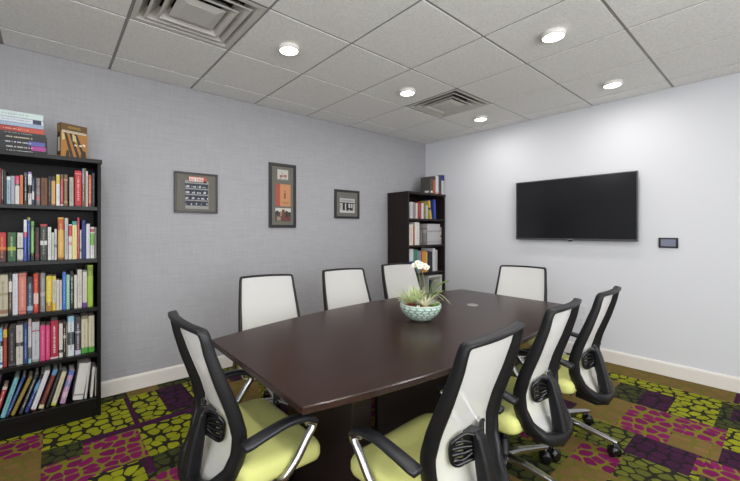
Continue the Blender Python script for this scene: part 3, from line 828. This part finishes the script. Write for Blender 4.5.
for b in ((584,640,318,38,84,(220,216,210),'wide white book tilted slightly at the right of the bottom shelf'),
          (676,712,305,24,20,(206,202,194),'thin white book between the wide white one and the last ones, bottom shelf'),
          (722,742,290,60,24,(216,212,204),'slim ivory book near the right side panel, bottom shelf'),
          (762,766,285,60,10,(190,176,150),'very thin beige book against the right side panel, bottom shelf')):
    leaner(b[0]/s8, b[1]/s8, 0, 360+b[3]/s8, b[4]/s8, b[5], [(.12,.15,(120,110,110))] if b[4] > 50 else [], None, b[6])

# books lying flat: spine towards -y
def flat_book(x0, x1, z0, th, base, bands, text, lab, group, yb=3.06, d=.17):
    cols = [cmat(base), M_page]
    mb = MB(); L = x1-x0; cv = .002; e = .0005
    mb.box(0, L, 0, d, e, e+cv).box(0, L, 0, d, th-cv, th).box(0, L, 0, cv, e+cv, th-cv)
    for a, b, c in bands:
        cols.append(cmat(c)); mb.box(L*a, L*b, -.0004, .001, e+.0004, th-.0004, len(cols)-1)
    if text:
        cols.append(cmat(text)); x = L*.25; hh = th*.13
        while x < L*.72:
            s = random.uniform(.003,.008); mb.quad((x,-.0008,th/2-hh),(x+s,-.0008,th/2-hh),(x+s,-.0008,th/2+hh*random.uniform(.5,1)),(x,-.0008,th/2+hh), len(cols)-1); x += s+random.choice([.0015,.002,.007])
    o = mb.build('book', cols, recalc=True); o.location = (x0, yb, z0); tag(o, lab, 'book', group)
    pg = MB().box(.003, L-.003, .003, d-.003, cv+e, th-cv).build('pages', M_page, o)
    return o
z = 1.785; g_ = 'books stacked flat on top of the tall black bookcase'
st = [  # thickness, right end px, colour, bands, text, label
 (.016,47.5,(26,26,30),[],(190,190,186),'thin black book at the bottom of the flat stack'),
 (.030,47.3,(34,32,36),[(.70,.97,(170,50,140))],(200,196,200),'black book with a magenta end, second from the bottom of the flat stack'),
 (.028,46.4,(36,36,42),[(.66,.97,(86,90,170))],(206,204,206),'black book with a blue-lilac end, third from the bottom of the flat stack'),
 (.032,47,(30,30,30),[],(190,180,150),'black book with tan lettering below the thin black one in the flat stack'),
 (.018,46,(40,42,44),[],(150,150,146),'thin black book directly below the red-orange one in the flat stack'),
 (.032,44.5,(198,74,54),[(.0,.5,(172,52,44))],(226,150,120),'red-orange book in the middle of the flat stack'),
 (.026,43.6,(150,168,194),[],(186,200,214),'steel blue book on the red-orange one in the flat stack'),
 (.028,43.4,(206,214,224),[(.80,.96,(44,52,84))],(160,170,186),'pale book with a navy block, second from the top of the flat stack'),
 (.036,43.4,(200,218,214),[],(160,182,180),'mint white book topmost of the flat stack'),
]
for th, px, col, bands, text, lab in st:
    xr_, _ = onY(px, 300, 3.07)
    flat_book(xr_-.262, xr_, z, th, col, bands, text, lab, g_, yb=3.065+random.uniform(-.004,.004)); z += th+.0008
# small flat ones at the left of the bottom shelf
z = SH[4]
for k, (th, px, col, lab) in enumerate(((.17,0,(30,26,40),''),)):
    pass
zb_ = SH[4]
for th, px, col, lab in ((.11,-2.2,(44,38,58),'dark block of books lying at the far left of the bottom shelf'),):
    pass

# standing cover-out book on the top of the bookcase
def cover_book():
    xl, _ = onY(59.8, 300, 3.13); xr2, _ = onY(87.3, 300, 3.15)
    w = (xr2-xl)*1.03; h = .240; th = .055
    t = thing('book', 'brown and gold photo-covered book standing face out on top of the tall black bookcase', 'book', (xl+w/2, 3.13+.02, 1.785), math.radians(19))
    co = MB(); cols = [cmat((104,72,24)), cmat((178,116,38)), cmat((54,38,22)), cmat((224,218,206)), cmat((150,118,40)), cmat((206,186,120))]
    co.box(-w/2, w/2, 0, .003, 0, h, 0).box(-w/2, w/2, th-.003, th, 0, h, 0).box(-w/2, -w/2+.003, .003, th-.003, 0, h, 2)
    e = -.0006
    def q(x0, z0, x1, z1, x2, z2, x3, z3, mi, d=0): co.quad((-w/2+w*x0,e-d,h*z0),(-w/2+w*x1,e-d,h*z1),(-w/2+w*x2,e-d,h*z2),(-w/2+w*x3,e-d,h*z3), mi)
    q(0.0,0,1,0,1,.76,0.0,.76, 1)
    for k in range(4):   # diagonal dark stripes like rows on a board
        x = -.0+.24*k
        q(max(.02,x+.38), .0, min(.99,x+.50), .0, min(.8,x*.8+.22), .73, max(.02,x*.8+.12), .73, 2, .0003) if x+.5 < 1.05 else None
    q(.16,.0,.34,.0,.30,.22,.22,.26,2,.0004); q(.72,.05,.97,.05,.93,.26,.8,.30,2,.0004)
    q(.06,.50,.16,.56,.12,.72,.04,.72,5,.0004); q(.45,.52,.60,.50,.55,.68,.42,.72,5,.0004)
    q(.50,.40,.60,.38,.60,.42,.52,.44,3,.0005); q(.68,.40,.78,.39,.80,.44,.70,.44,3,.0005); q(.80,.44,.92,.40,.92,.47,.84,.48,3,.0005)
    q(.05,.745,.97,.745,.97,.80,.05,.80, 3, .0006)
    x = .09
    while x < .92:
        q(x,.758,x+.035,.758,x+.035,.788,x,.788,4,.0009); x += .055
    q(.25,.87,.75,.87,.72,.93,.28,.93,4,.0004)
    # spine marks
    s0 = -w/2-.0004
    def sq(a, b, c, d_, mi): co.quad((s0,a,c),(s0,b,c),(s0,b,d_),(s0,a,d_), mi)
    sq(.006,th-.006,h*.74,h*.97,4); sq(.012,th-.012,h*.2,h*.6,3); sq(.01,th-.01,h*.03,h*.1,1)
    co.build('cover', cols, t, recalc=False)
    MB().box(-w/2+.003, w/2-.004, .0032, th-.0032, .003, h-.003).build('pages', M_page, t)
    t.location = (xl+w/2, 3.145, 1.7855)
cover_book()

# corner bookcase contents
YF = 3.035
row(403, 172, 9.62, [
 (58,80,292,(176,176,180),[],(90,90,100),'slim grey book'), (81,102,288,(200,200,204),[],(110,110,120),'slim white book'), (103,122,292,(150,140,146),[],(90,80,90),'slim mauve book'),
 (125,141,300,(214,206,190),[],(150,140,130),'slim cream book'), (143,178,288,(158,34,38),[],(200,110,100),'dark red book'), (181,200,300,(214,212,208),[],(130,130,130),'thin white book'),
 (203,222,290,(120,112,60),[],(180,176,110),'olive book'), (223,243,320,(196,190,176),[],(110,110,100),'short pale book'),
], SHF[0], 'the corner case top shelf', 'books on the top shelf of the corner bookcase', None, yb=YF)
def lean_far(a0, a1, tp, th, base, ang, zb, lab, g):
    xa, _ = onY(403+a0/9.62, 300, YF); _, zt = onY(403+a0/9.62, 172+tp/9.62, YF)
    book(xa, xa+th, zb, zt, YF, base, [], (90,80,60), lab, g, lean=ang)
xa, _ = onY(403+246/9.62, 300, YF); _, zt = onY(403+246/9.62, 172+275/9.62, YF)
gf = 'books on the top shelf of the corner bookcase'
book(xa+.042, xa+.078, SHF[0], zt, YF, (222,184,52), [(.5,.62,(70,60,50))], (90,80,50), 'yellow book leaning left on the corner bookcase top shelf', gf, lean=-.16)
b_, _ = onY(403+296/9.62, 300, YF)
book(b_+.012, b_+.060, SHF[0], zt+.02, YF, (34,62,168), [], (90,120,210), 'blue book at the right end of the corner bookcase top shelf', gf, lean=-.05)
row(403, 215, 9.62, [
 (50,62,95,(204,92,42),[],None,'thin orange book'), (63,106,90,(222,214,198),[],(190,180,160),'cream book'), (108,117,100,(180,96,50),[],None,'thin rust book'),
 (118,163,70,(224,220,212),[],(190,190,184),'tall white book'), (167,194,130,(92,92,100),[],(150,150,156),'dark grey book'), (196,234,126,(104,106,96),[(.7,.9,(140,142,130))],(150,150,140),'greenish grey book'),
 (238,361,86,(190,186,188),[(.60,.68,(160,156,160)),(.08,.16,(170,166,168))],None,'very wide grey binder'), (361.5,368,115,(170,52,52),[(.3,.4,(220,210,210)),(.6,.7,(220,210,210))],None,'thin red striped book'), (368.5,374.5,118,(216,210,206),[(.4,.5,(160,60,60))],None,'last white book'),
], SHF[1], 'the corner case second shelf', 'books on the second shelf of the corner bookcase', None, yb=YF)
row(403, 250, 9.62, [
 (50,106,-8,(214,214,216),[(.3,.5,(60,80,160)),(.1,.25,(190,70,60))],None,'blue-footed white book'), (108,146,-4,(70,140,120),[],(40,90,80),'teal book'), (149,181,8,(130,136,146),[],None,'blue-grey book'),
 (184,222,10,(222,132,48),[],(230,180,90),'orange book'), (223,236,20,(222,200,70),[],None,'thin yellow book'), (240,262,22,(30,36,60),[],None,'navy book'), (263,287,16,(40,40,44),[],None,'charcoal book'),
 (289,312,-16,(220,220,222),[],(150,150,156),'tall white book'), (314,337,0,(190,190,198),[],(140,140,146),'tall pale grey book'),
], SHF[2], 'the corner case third shelf', 'books on the third shelf of the corner bookcase', None, yb=YF)
# white open box on the fourth shelf
xa, _ = onY(428.5, 300, YF); xb, _ = onY(442, 300, YF); _, zt = onY(440, 274.5, YF)
MBx = thing('storage_box', 'white open-fronted box on the fourth shelf of the corner bookcase', 'box', ((xa+xb)/2, YF, SHF[3]))
hw = (xb-xa)/2; hz = zt-SHF[3]; mw = mat('white_card', (206,203,196), .6)
MB().box(-hw,hw,0,.2,hz-.03,hz).box(hw-.035,hw,0,.2,.001,hz-.03).box(-hw,-hw+.008,0,.2,.001,hz-.03).box(-hw,hw,0,.2,.0,.008).box(-hw,hw,.192,.2,.008,hz-.03).build('shell', mw, MBx, bevel=.002)
for k, c in enumerate(((24,34,70),(30,30,36),(50,60,90))):
    book(xa+.012+.03*k, xa+.040+.03*k, SHF[3]+.009, SHF[3]+.17+.01*k, YF+.02, c, [], None, ['navy book standing in the white box, leftmost of its three','black book standing in the white box, middle of its three','slate blue book standing in the white box, rightmost of its three'][k], 'books standing in the white box')
# things on the corner bookcase
gt = 'books standing on top of the corner bookcase'
YT = 3.015
hx0, hx1 = 3.905, onY(433.2, 300, YT)[0]
hw = (hx1-hx0)/2
t = thing('magazine_holder', 'dark grey magazine file on top of the corner bookcase, leftmost there', 'magazine file', ((hx0+hx1)/2, YT, 1.785))
MB().box(-hw,hw,0,.16,0,.004).box(-hw,-hw+.004,0,.16,.004,.225).box(hw-.004,hw,0,.16,.004,.225).box(-hw+.004,hw-.004,.156,.16,.004,.225).box(-hw+.004,hw-.004,0,.004,.004,.2).build('shell', mat('grey_file_card', (72,68,66), .7), t)
MB().box(-hw-.0008,-hw-.0002,.02,.09,.012,.04).box(-hw+.012,hw-.012,-.0008,-.0002,.012,.036).build('label_card', mat('white_label', (215,213,208), .6), t)
for p0, p1, h, c, bands, lab in ((433.6,435.8,.235,(196,84,36),[(.8,1,(70,50,50))],'orange book on the corner bookcase, right of the grey file'), (435.9,438.8,.25,(206,206,216),[(0,.1,(180,176,170))],'white book on top of the corner bookcase'),
                            (438.9,441.6,.262,(64,68,66),[(0,.15,(130,60,60))],'dark grey book on the corner bookcase, left of the blue-topped one'), (441.7,444.6,.268,(196,190,194),[(.72,1,(38,40,140))],'white book with a blue top, rightmost on the corner bookcase')):
    book(onY(p0,300,YT)[0], onY(p1,300,YT)[0], 1.785, 1.785+h, YT, c, bands, None, lab, gt, depth=.17)

# ------------------------------------------------------------------ framed pictures
M_fr = mat('black_picture_frame', (36,32,32), .35)
M_mt = mat('olive_grey_mat', (104,102,94), .85)
M_fr2 = mat('dark_brown_picture_frame', (48,42,42), .35)
def picture(x0, x1, z0, z1, bw, label, art, m=M_fr, mt=M_mt):
    t = thing('picture_frame', label, 'picture', ((x0+x1)/2, Y1, (z0+z1)/2))
    w, h = (x1-x0)/2, (z1-z0)/2; d = -.022
    f = MB(); f.box(-w,w,d,-.001,h-bw,h).box(-w,w,d,-.001,-h,-h+bw).box(-w,-w+bw,d,-.001,-h+bw,h-bw).box(w-bw,w,d,-.001,-h+bw,h-bw)
    f.build('frame', m, t, bevel=.0025)
    MB().box(-w+bw,w-bw,-.012,-.002,-h+bw,h-bw).build('mat_board', mt, t)
    for k, (nm, a0, a1, b0, b1, cols, quads) in enumerate(art):
        # a0..a1 across, b0..b1 up, as fractions of the frame
        X = lambda a: -w+2*w*a; Z = lambda b: -h+2*h*b
        mb = MB(); ms = [cmat(c) for c in cols]
        mb.box(X(a0), X(a1), -.0145, -.0121, Z(b0), Z(b1), 0)
        for i, (p0, p1, q0, q1, mi) in enumerate(quads):
            xa, xb = X(a0+(a1-a0)*p0), X(a0+(a1-a0)*p1); za, zb = Z(b0+(b1-b0)*q0), Z(b0+(b1-b0)*q1)
            y = -.0147-.00008*(i%5)
            mb.quad((xa,y,za),(xb,y,za),(xb,y,zb),(xa,y,zb), mi)
        mb.build(nm, ms, t, recalc=False)
    gl = bpy.data.materials.get('picture_glass')
    return t
rg = random.Random(3)
# group photographs under a red heading
q1 = []
for r in range(4):
    zc = .78-.205*r
    q1.append((0,.98,zc-.05,zc+.115,1))
    x = .02
    while x < .95:
        w_ = rg.uniform(.02,.05); q1.append((x,x+w_,zc-.035+rg.uniform(0,.02),zc+.03+rg.uniform(-.02,.02),2 if rg.random() < .75 else 3)); x += w_+rg.uniform(.004,.02)
hd = []
x = .03
for w_ in (.16,.12,.14,.1,.16,.14):
    hd.append((x,x+w_-.03,.1,.9,1)); hd.append((x+.03,x+w_-.06,.3,.6,0)); x += w_
picture(.828, 1.203, 1.449, 1.808, .016, 'wide dark framed picture with a red heading over rows of small group photos', [
    ('photo_sheet', .24, .78, .10, .80, [(150,150,146),(40,46,66),(206,206,210),(120,124,134)], q1),
    ('heading', .32, .73, .76, .90, [(206,84,70),(236,216,206)], hd)], m=M_fr2)
picture(1.730, 2.047, 1.322, 1.991, .030, 'tall narrow black picture frame holding three images, the middle one orange', [
    ('small_print', .30, .70, .735, .905, [(196,192,182),(170,90,80),(120,120,110)], [(.2,.5,.3,.5,1),(.55,.85,.35,.55,1),(.25,.3,.1,.35,2),(.75,.8,.1,.4,2),(.4,.45,.55,.8,2),(0,1,0,.12,2)]),
    ('orange_print', .23, .79, .335, .68, [(206,138,88),(178,78,56),(150,84,52)], [(0,.3,0,1,1),(.55,.68,.35,.62,2),(.45,.9,.18,.2,2),(.5,.85,.12,.14,2),(.57,.66,.66,.72,2)]),
    ('crowd_print', .22, .80, .10, .305, [(84,64,54),(206,202,192),(120,50,44),(50,46,40),(150,130,110)], [(0,1,.72,1,1),(.05,.2,.5,.8,3),(.3,.45,.4,.75,4),(.42,.6,.1,.9,2),(.65,.8,.3,.8,3),(.1,.35,.05,.35,4),(.62,.95,.05,.3,2),(.85,.95,.4,.7,3)])])
picture(2.573, 2.953, 1.437, 1.777, .026, 'smallest framed picture, a black and white photo, nearest the corner bookcase', [
    ('photo', .20, .80, .20, .78, [(196,194,190),(34,34,40),(110,110,112),(160,158,154)], [(0,1,.86,1,2),(.05,.9,.66,.8,3),(0,1,.56,.62,1),(.18,.34,.14,.56,1),(.42,.58,.12,.56,1),(.58,.66,.2,.3,1),(.66,.9,.14,.3,1),(.70,.76,.3,.56,1),(.84,.92,.2,.56,2),(.0,.12,.2,.5,3)])])

# ------------------------------------------------------------------ television, panel and outlets on the white wall
tv = thing('television', 'wide flat black wall-mounted television with a thin silver bezel', 'television', (X1, 1.448, 1.517))
hy, hz_ = .563, .328
MB().box(-.058,-.016,-hy+.012,hy-.012,-hz_+.012,hz_-.012).box(-.05,-.018,-hy*.6,hy*.6,-hz_*.6,hz_*.5).build('rear_shell', M_gloss, tv, bevel=.006)
MB().box(-.018,-.0005,-.2,.2,-.15,.15).build('wall_bracket', M_plast, tv)
b_ = MB(); bt = .011
b_.box(-.066,-.045,-hy,hy,hz_-bt,hz_).box(-.066,-.045,-hy,hy,-hz_,-hz_+.020).box(-.066,-.045,-hy,-hy+bt,-hz_+.020,hz_-bt).box(-.066,-.045,hy-bt,hy,-hz_+.020,hz_-bt)
b_.build('bezel', M_tvf, tv, bevel=.0015)
MB().box(-.063,-.058,-hy+bt,hy-bt,-hz_+.020,hz_-bt).build('screen', M_tvs, tv)
MB().box(-.0668,-.066,-.025,.025,-hz_+.007,-hz_+.013).build('badge', mat('badge_silver', (180,180,184), .3, metal=.7), tv)
MB().box(-.064,-.05,-.02,.02,-hz_-.008,-hz_).build('sensor', M_gloss, tv, bevel=.002)
cp = thing('control_panel', 'small black touch panel on the white wall right of the television', 'control panel', (X1, .683, 1.182))
MB().box(-.014,-.0005,-.066,.066,-.045,.045).build('housing', mat('panel_black', (20,21,26), .3), cp, bevel=.002)
MB().box(-.0148,-.014,-.05,.05,-.030,.032).build('display', mat('panel_display', (118,124,142), .25), cp)
for (yy, zz, lab) in ((1.342, .47, 'white power outlet on the white wall behind the near chairs, upper of two'), (1.362, .345, 'white wall plate below the power outlet on the white wall')):
    ou = thing('wall_outlet', lab, 'outlet', (X1, yy, zz), 0, 'white outlet plates low on the white wall')
    MB().box(-.006,-.0005,-.036,.036,-.058,.058).build('plate', mat('outlet_white', (216,216,219), .4), ou, bevel=.002)
    so = MB()
    for s in (-1, 1):
        so.box(-.0085,-.006,-.017,.017,s*.022-.014,s*.022+.014)
    so.build('socket', mat('outlet_socket', (206,206,208), .4), ou, bevel=.001)

# ------------------------------------------------------------------ planter
def build_planter():
    rr = random.Random(21)
    t = thing('planter', 'pale green woven-pattern bowl of succulents and a white orchid on the table', 'plant', (1.772, 1.442, ZT)); t.scale = (.96, .96, .96)
    # bowl with a relief of interlocking scales
    n = 144; prof = [(.0,.001),(.045,.001),(.052,.004)]
    P = []
    for i in range(49):
        s_ = i/48; r = .052+(.128-.052)*(math.sin(s_*PI/2)**.95); z = .004+.098*s_**1.15
        P.append((r, z, s_))
    mb = MB(); rows = []
    for r, z, s_ in P:
        rw = []
        for k in range(n):
            a = 2*PI*k/n
            rowi = s_*6; ph = (int(rowi)%2)*.5
            u = (k/n*18+ph)%1; v = rowi%1
            rel = .0055*max(0, math.sin(PI*u))**.7*(1-v)*(1 if .04 < s_ < .97 else 0)
            rw.append(((r+rel)*math.cos(a), (r+rel)*math.sin(a), z))
        rw.append(rw[0]); rows.append(rw)
    mb.grid(rows)
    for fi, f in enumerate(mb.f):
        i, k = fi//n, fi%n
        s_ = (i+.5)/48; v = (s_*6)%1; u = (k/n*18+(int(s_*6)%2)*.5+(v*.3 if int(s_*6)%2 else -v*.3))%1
        if .04 < s_ < .97 and (v > .72 or u < .14 or u > .90): mb.m[fi] = 1  # darker green paints the shade of the grooves into the weave pattern
    mb.lathe([(.128,.102),(.130,.105),(.127,.108),(.122,.105),(.118,.09),(.10,.075),(.0001,.075)], 48)
    mb.lathe([(.0001,.0005),(.045,.0005),(.052,.004)], 48)
    M_bowl, nt, b = newmat('sage_ceramic'); b.inputs['Roughness'].default_value = .3
    tcn = N(nt, 'ShaderNodeTexCoord'); ns = N(nt, 'ShaderNodeTexNoise', Scale=25.0); nt.links.new(tcn.outputs['Object'], ns.inputs['Vector'])
    nt.links.new(mixcol(nt, ns.outputs['Fac'], srgb((168,190,176)), srgb((214,226,218))), b.inputs['Base Color'])
    mb.build('bowl', [M_bowl, mat('sage_groove_shade', (116,148,130), .35)], t, weld=True)
    MB().lathe([(.0001,.096),(.06,.094),(.112,.084),(.119,.08)], 32).build('moss', mat('moss', (110,112,70), .95, bump=.8, bscale=120, var=.5, vscale=60), t)
    def blade(mb, base, d, L, w, droop, mi=0, n=7):
        base = Vector(base); d = Vector(d).normalized(); side = d.cross(Vector((0,0,1)))
        if side.length < .05: side = Vector((1,0,0))
        side.normalize(); P = []; 
        for i in range(n+1):
            s_ = i/n; c = base+d*(L*s_)+Vector((d.x,d.y,0))*(droop*L*s_*s_)-Vector((0,0,1))*(droop*L*s_**2*.8)
            ww = w*(1-s_)**.6*(.6+.8*s_ if s_ < .5 else 1)
            nrm = side.cross(d)
            P.append([c-side*ww, c+nrm*(-ww*.35), c+side*ww])
        mb.grid(P, mi)
    air = mat('air_plant_green', (196,206,158), .7, var=.15, vscale=40)
    airw = mat('air_plant_pale', (232,228,204), .7, var=.1, vscale=40)
    def tuft(pos, n, L, w, mt, spread=1.0, nm='air_plant', droop=.25, up=.5):
        mb = MB()
        for k in range(n):
            a = rr.uniform(0, 2*PI); e = rr.uniform(up-.35, up+.9)*1.0
            d = (math.cos(a)*spread, math.sin(a)*spread, e)
            blade(mb, (pos[0]+math.cos(a)*.006, pos[1]+math.sin(a)*.006, pos[2]), d, L*rr.uniform(.6,1.1), w*rr.uniform(.7,1.2), droop*rr.uniform(.2,1.3))
        mb.build(nm, mt, t)
    # picture-left is towards (-.78,.63); towards the viewer is (-.63,-.78)
    Lf = Vector((-.776,.631,0)); Nr = Vector((-.631,-.776,0))
    def at(l, nn, z): v = Lf*l+Nr*nn; return (v.x, v.y, z)
    tuft(at(.05,-.01,.10), 48, .155, .0062, air, up=1.05)
    tuft(at(.078,.0,.095), 36, .125, .006, air, up=.9)
    tuft(at(.01,-.03,.10), 30, .15, .006, air, up=1.4)
    tuft(at(-.015,.05,.098), 60, .095, .0055, airw, up=.8)
    tuft(at(-.05,-.02,.10), 40, .095, .006, mat('air_plant_grey', (150,150,128), .7, var=.2), up=.5)
    tuft(at(-.09,.02,.095), 14, .05, .006, mat('leaf_mid_green', (110,140,66), .6, var=.2), up=.5)
    tuft(at(.03,.085,.092), 16, .035, .006, airw, up=.3)
    tuft(at(.095,.03,.09), 14, .04, .005, mat('leaf_peach', (196,170,140), .6, var=.2), up=.3)
    # rosette succulents
    def rosette(pos, R, mt, nm):
        mb = MB()
        for ring_, (cnt, rad, el) in enumerate(((9,1,.25),(8,.75,.6),(6,.5,1.1),(4,.28,2.0))):
            for k in range(cnt):
                a = 2*PI*k/cnt+ring_*.4
                blade(mb, pos, (math.cos(a), math.sin(a), el), R*rad*1.1, R*.24, -.1, n=5)
        mb.build(nm, mt, t)
    rosette(at(.075,.068,.105), .036, mat('red_succulent', (140,54,46), .5, var=.25, vscale=80), 'red_succulent')
    rosette(at(-.075,.06,.098), .03, mat('green_succulent', (120,150,70), .5, var=.25, vscale=80), 'green_succulent')
    rosette(at(-.015,.088,.096), .03, mat('cream_succulent', (206,190,140), .5, var=.2, vscale=80), 'cream_succulent')
    # trailing fern to the right and fine arching blades
    fern = MB()
    for (l0, l1, zt) in ((-.05,-.145,.215),(-.05,-.11,.24),(-.06,-.185,.235),(-.06,-.15,.17)):
        pts = catmull([at(l0,-.03,.09), at((l0+l1)/2,-.04,zt*.9), at(l1,-.05,zt)], 8)
        fern.tube(pts, .0011, 5)
        for i, p in enumerate(pts[4:]):
            for s in (-1, 1):
                blade(fern, p, Lf*-.4+Nr*(s*.5)+Vector((0,0,.5+s*.1)), .026, .004, .2, n=4)
    fern.build('fern_frond', mat('fern_green', (120,150,66), .6, var=.2), t)
    for k in range(3):
        l1 = -.12-.03*k
        pts = catmull([at(-.05,.0,.1), at(-.085-.01*k,.03*k-.02,.15+.012*k), at(l1,.05*k-.04,.135-.012*k)], 6); MB().tube(pts, [.0012]*(len(pts)-1)+[.0003], 5).build('grass_blade', air, t)
    for k in range(3):
        pts = catmull([at(.07,.0,.1), at(.10,.02*k-.02,.14), at(.135+.008*k,.04*k-.04,.15-.012*k)], 6); MB().tube(pts, [.0013]*(len(pts)-1)+[.0003], 5).build('grass_blade', air, t)
    # orchid: two stems with nodding white flowers
    petal = mat('orchid_petal', (214,212,202), .6); stem_m = mat('orchid_stem', (120,128,70), .5); lip = mat('orchid_lip', (206,190,70), .5)
    paths = [catmull([at(.0,-.02,.09), at(.0,-.015,.22), at(.012,-.01,.31), at(.045,0,.345)], 8),
             catmull([at(-.03,-.02,.09), at(-.035,-.015,.20), at(-.012,-.01,.32), at(-.028,0,.35)], 8)]
    orch = MB()
    for p in paths: orch.tube(p, .0022, 6)
    os_ = orch.build('orchid_stem', stem_m, t)
    lv = MB()
    for a in (at(.03,-.02,.1), at(-.02,-.04,.1)):
        blade(lv, a, (rr.uniform(-.2,.2), rr.uniform(-.2,.2), 1), .13, .010, .05)
    lv.build('orchid_leaf', mat('orchid_leaf_green', (130,160,80), .45, var=.15), t)
    spots = [at(.040,.015,.352), at(.022,.02,.368), at(.004,.02,.360), at(.010,.03,.344), at(-.020,.025,.350), at(-.034,.022,.338)]
    for k, c in enumerate(spots):
        f = MB(); c = Vector(c)
        face = (Nr*1.0+Lf*rr.uniform(-.5,.5)+Vector((0,0,rr.uniform(-.2,.3)))).normalized()
        a1 = face.cross(Vector((0,0,1))).normalized(); a2 = a1.cross(face)
        for q in range(5):
            an = PI/2+2*PI*q/5; dr = a1*math.cos(an)+a2*math.sin(an); sd = face.cross(dr); R = .0195*(1.12 if q in (1,4) else .95)
            g = []
            for i in range(6):
                s_ = i/5; wd = R*(.62 if q in (1,4) else .42)*math.sin(PI*min(.98, s_*.86+.1))
                g.append([c+dr*(R*s_)+sd*(wd*v)+face*(.004*s_-.003*v*v) for v in (-1,-.5,0,.5,1)])
            f.grid(g, 0)
        f.lathe([(.0001,0),(.004,.001),(.0045,.005),(.0001,.008)], 8, tuple(c+face*.003-Vector((0,0,.003))), mi=1)
        f.build('orchid_flower', [petal, lip], t)
build_planter()

# ------------------------------------------------------------------ world, camera, output look
w = bpy.data.worlds.new('World'); S.world = w; w.use_nodes = True
w.node_tree.nodes['Background'].inputs[0].default_value = (.93, .96, 1, 1)
w.node_tree.nodes['Background'].inputs[1].default_value = 5.6
def portal(cx, cy, w_, rot):  # guides world light through the added openings
    pl = bpy.data.lights.new('fill_window_portal', 'AREA'); pl.shape = 'RECTANGLE'; pl.size = w_; pl.size_y = wz1-wz0
    pl.cycles.is_portal = True
    po = bpy.data.objects.new('fill_window_portal', pl); C.objects.link(po); po.location = (cx, cy, (wz0+wz1)/2); po.rotation_euler = rot
portal((wx0+wx1)/2, Y0-.12, wx1-wx0, (PI/2, 0, 0))
portal(X0-.12, (vy0+vy1)/2, vy1-vy0, (PI/2, 0, -PI/2))

cam = bpy.data.cameras.new('Camera'); co = bpy.data.objects.new('Camera', cam); C.objects.link(co)
cam.sensor_width = 36; cam.lens = F/740*36; cam.clip_start = .02
cam.shift_x = (370-CX)/740; cam.shift_y = (CY-240.5)/740
co.location = (0, 0, H); co.rotation_euler = (PI/2, 0, YAW-PI/2)
S.camera = co
S.view_settings.view_transform = 'Standard'; S.view_settings.look = 'None'
S.view_settings.gamma = 1; S.view_settings.use_curve_mapping = False
S.view_settings.exposure = 0.16
S.cycles.caustics_reflective = False; S.cycles.max_bounces = 10; S.cycles.diffuse_bounces = 6
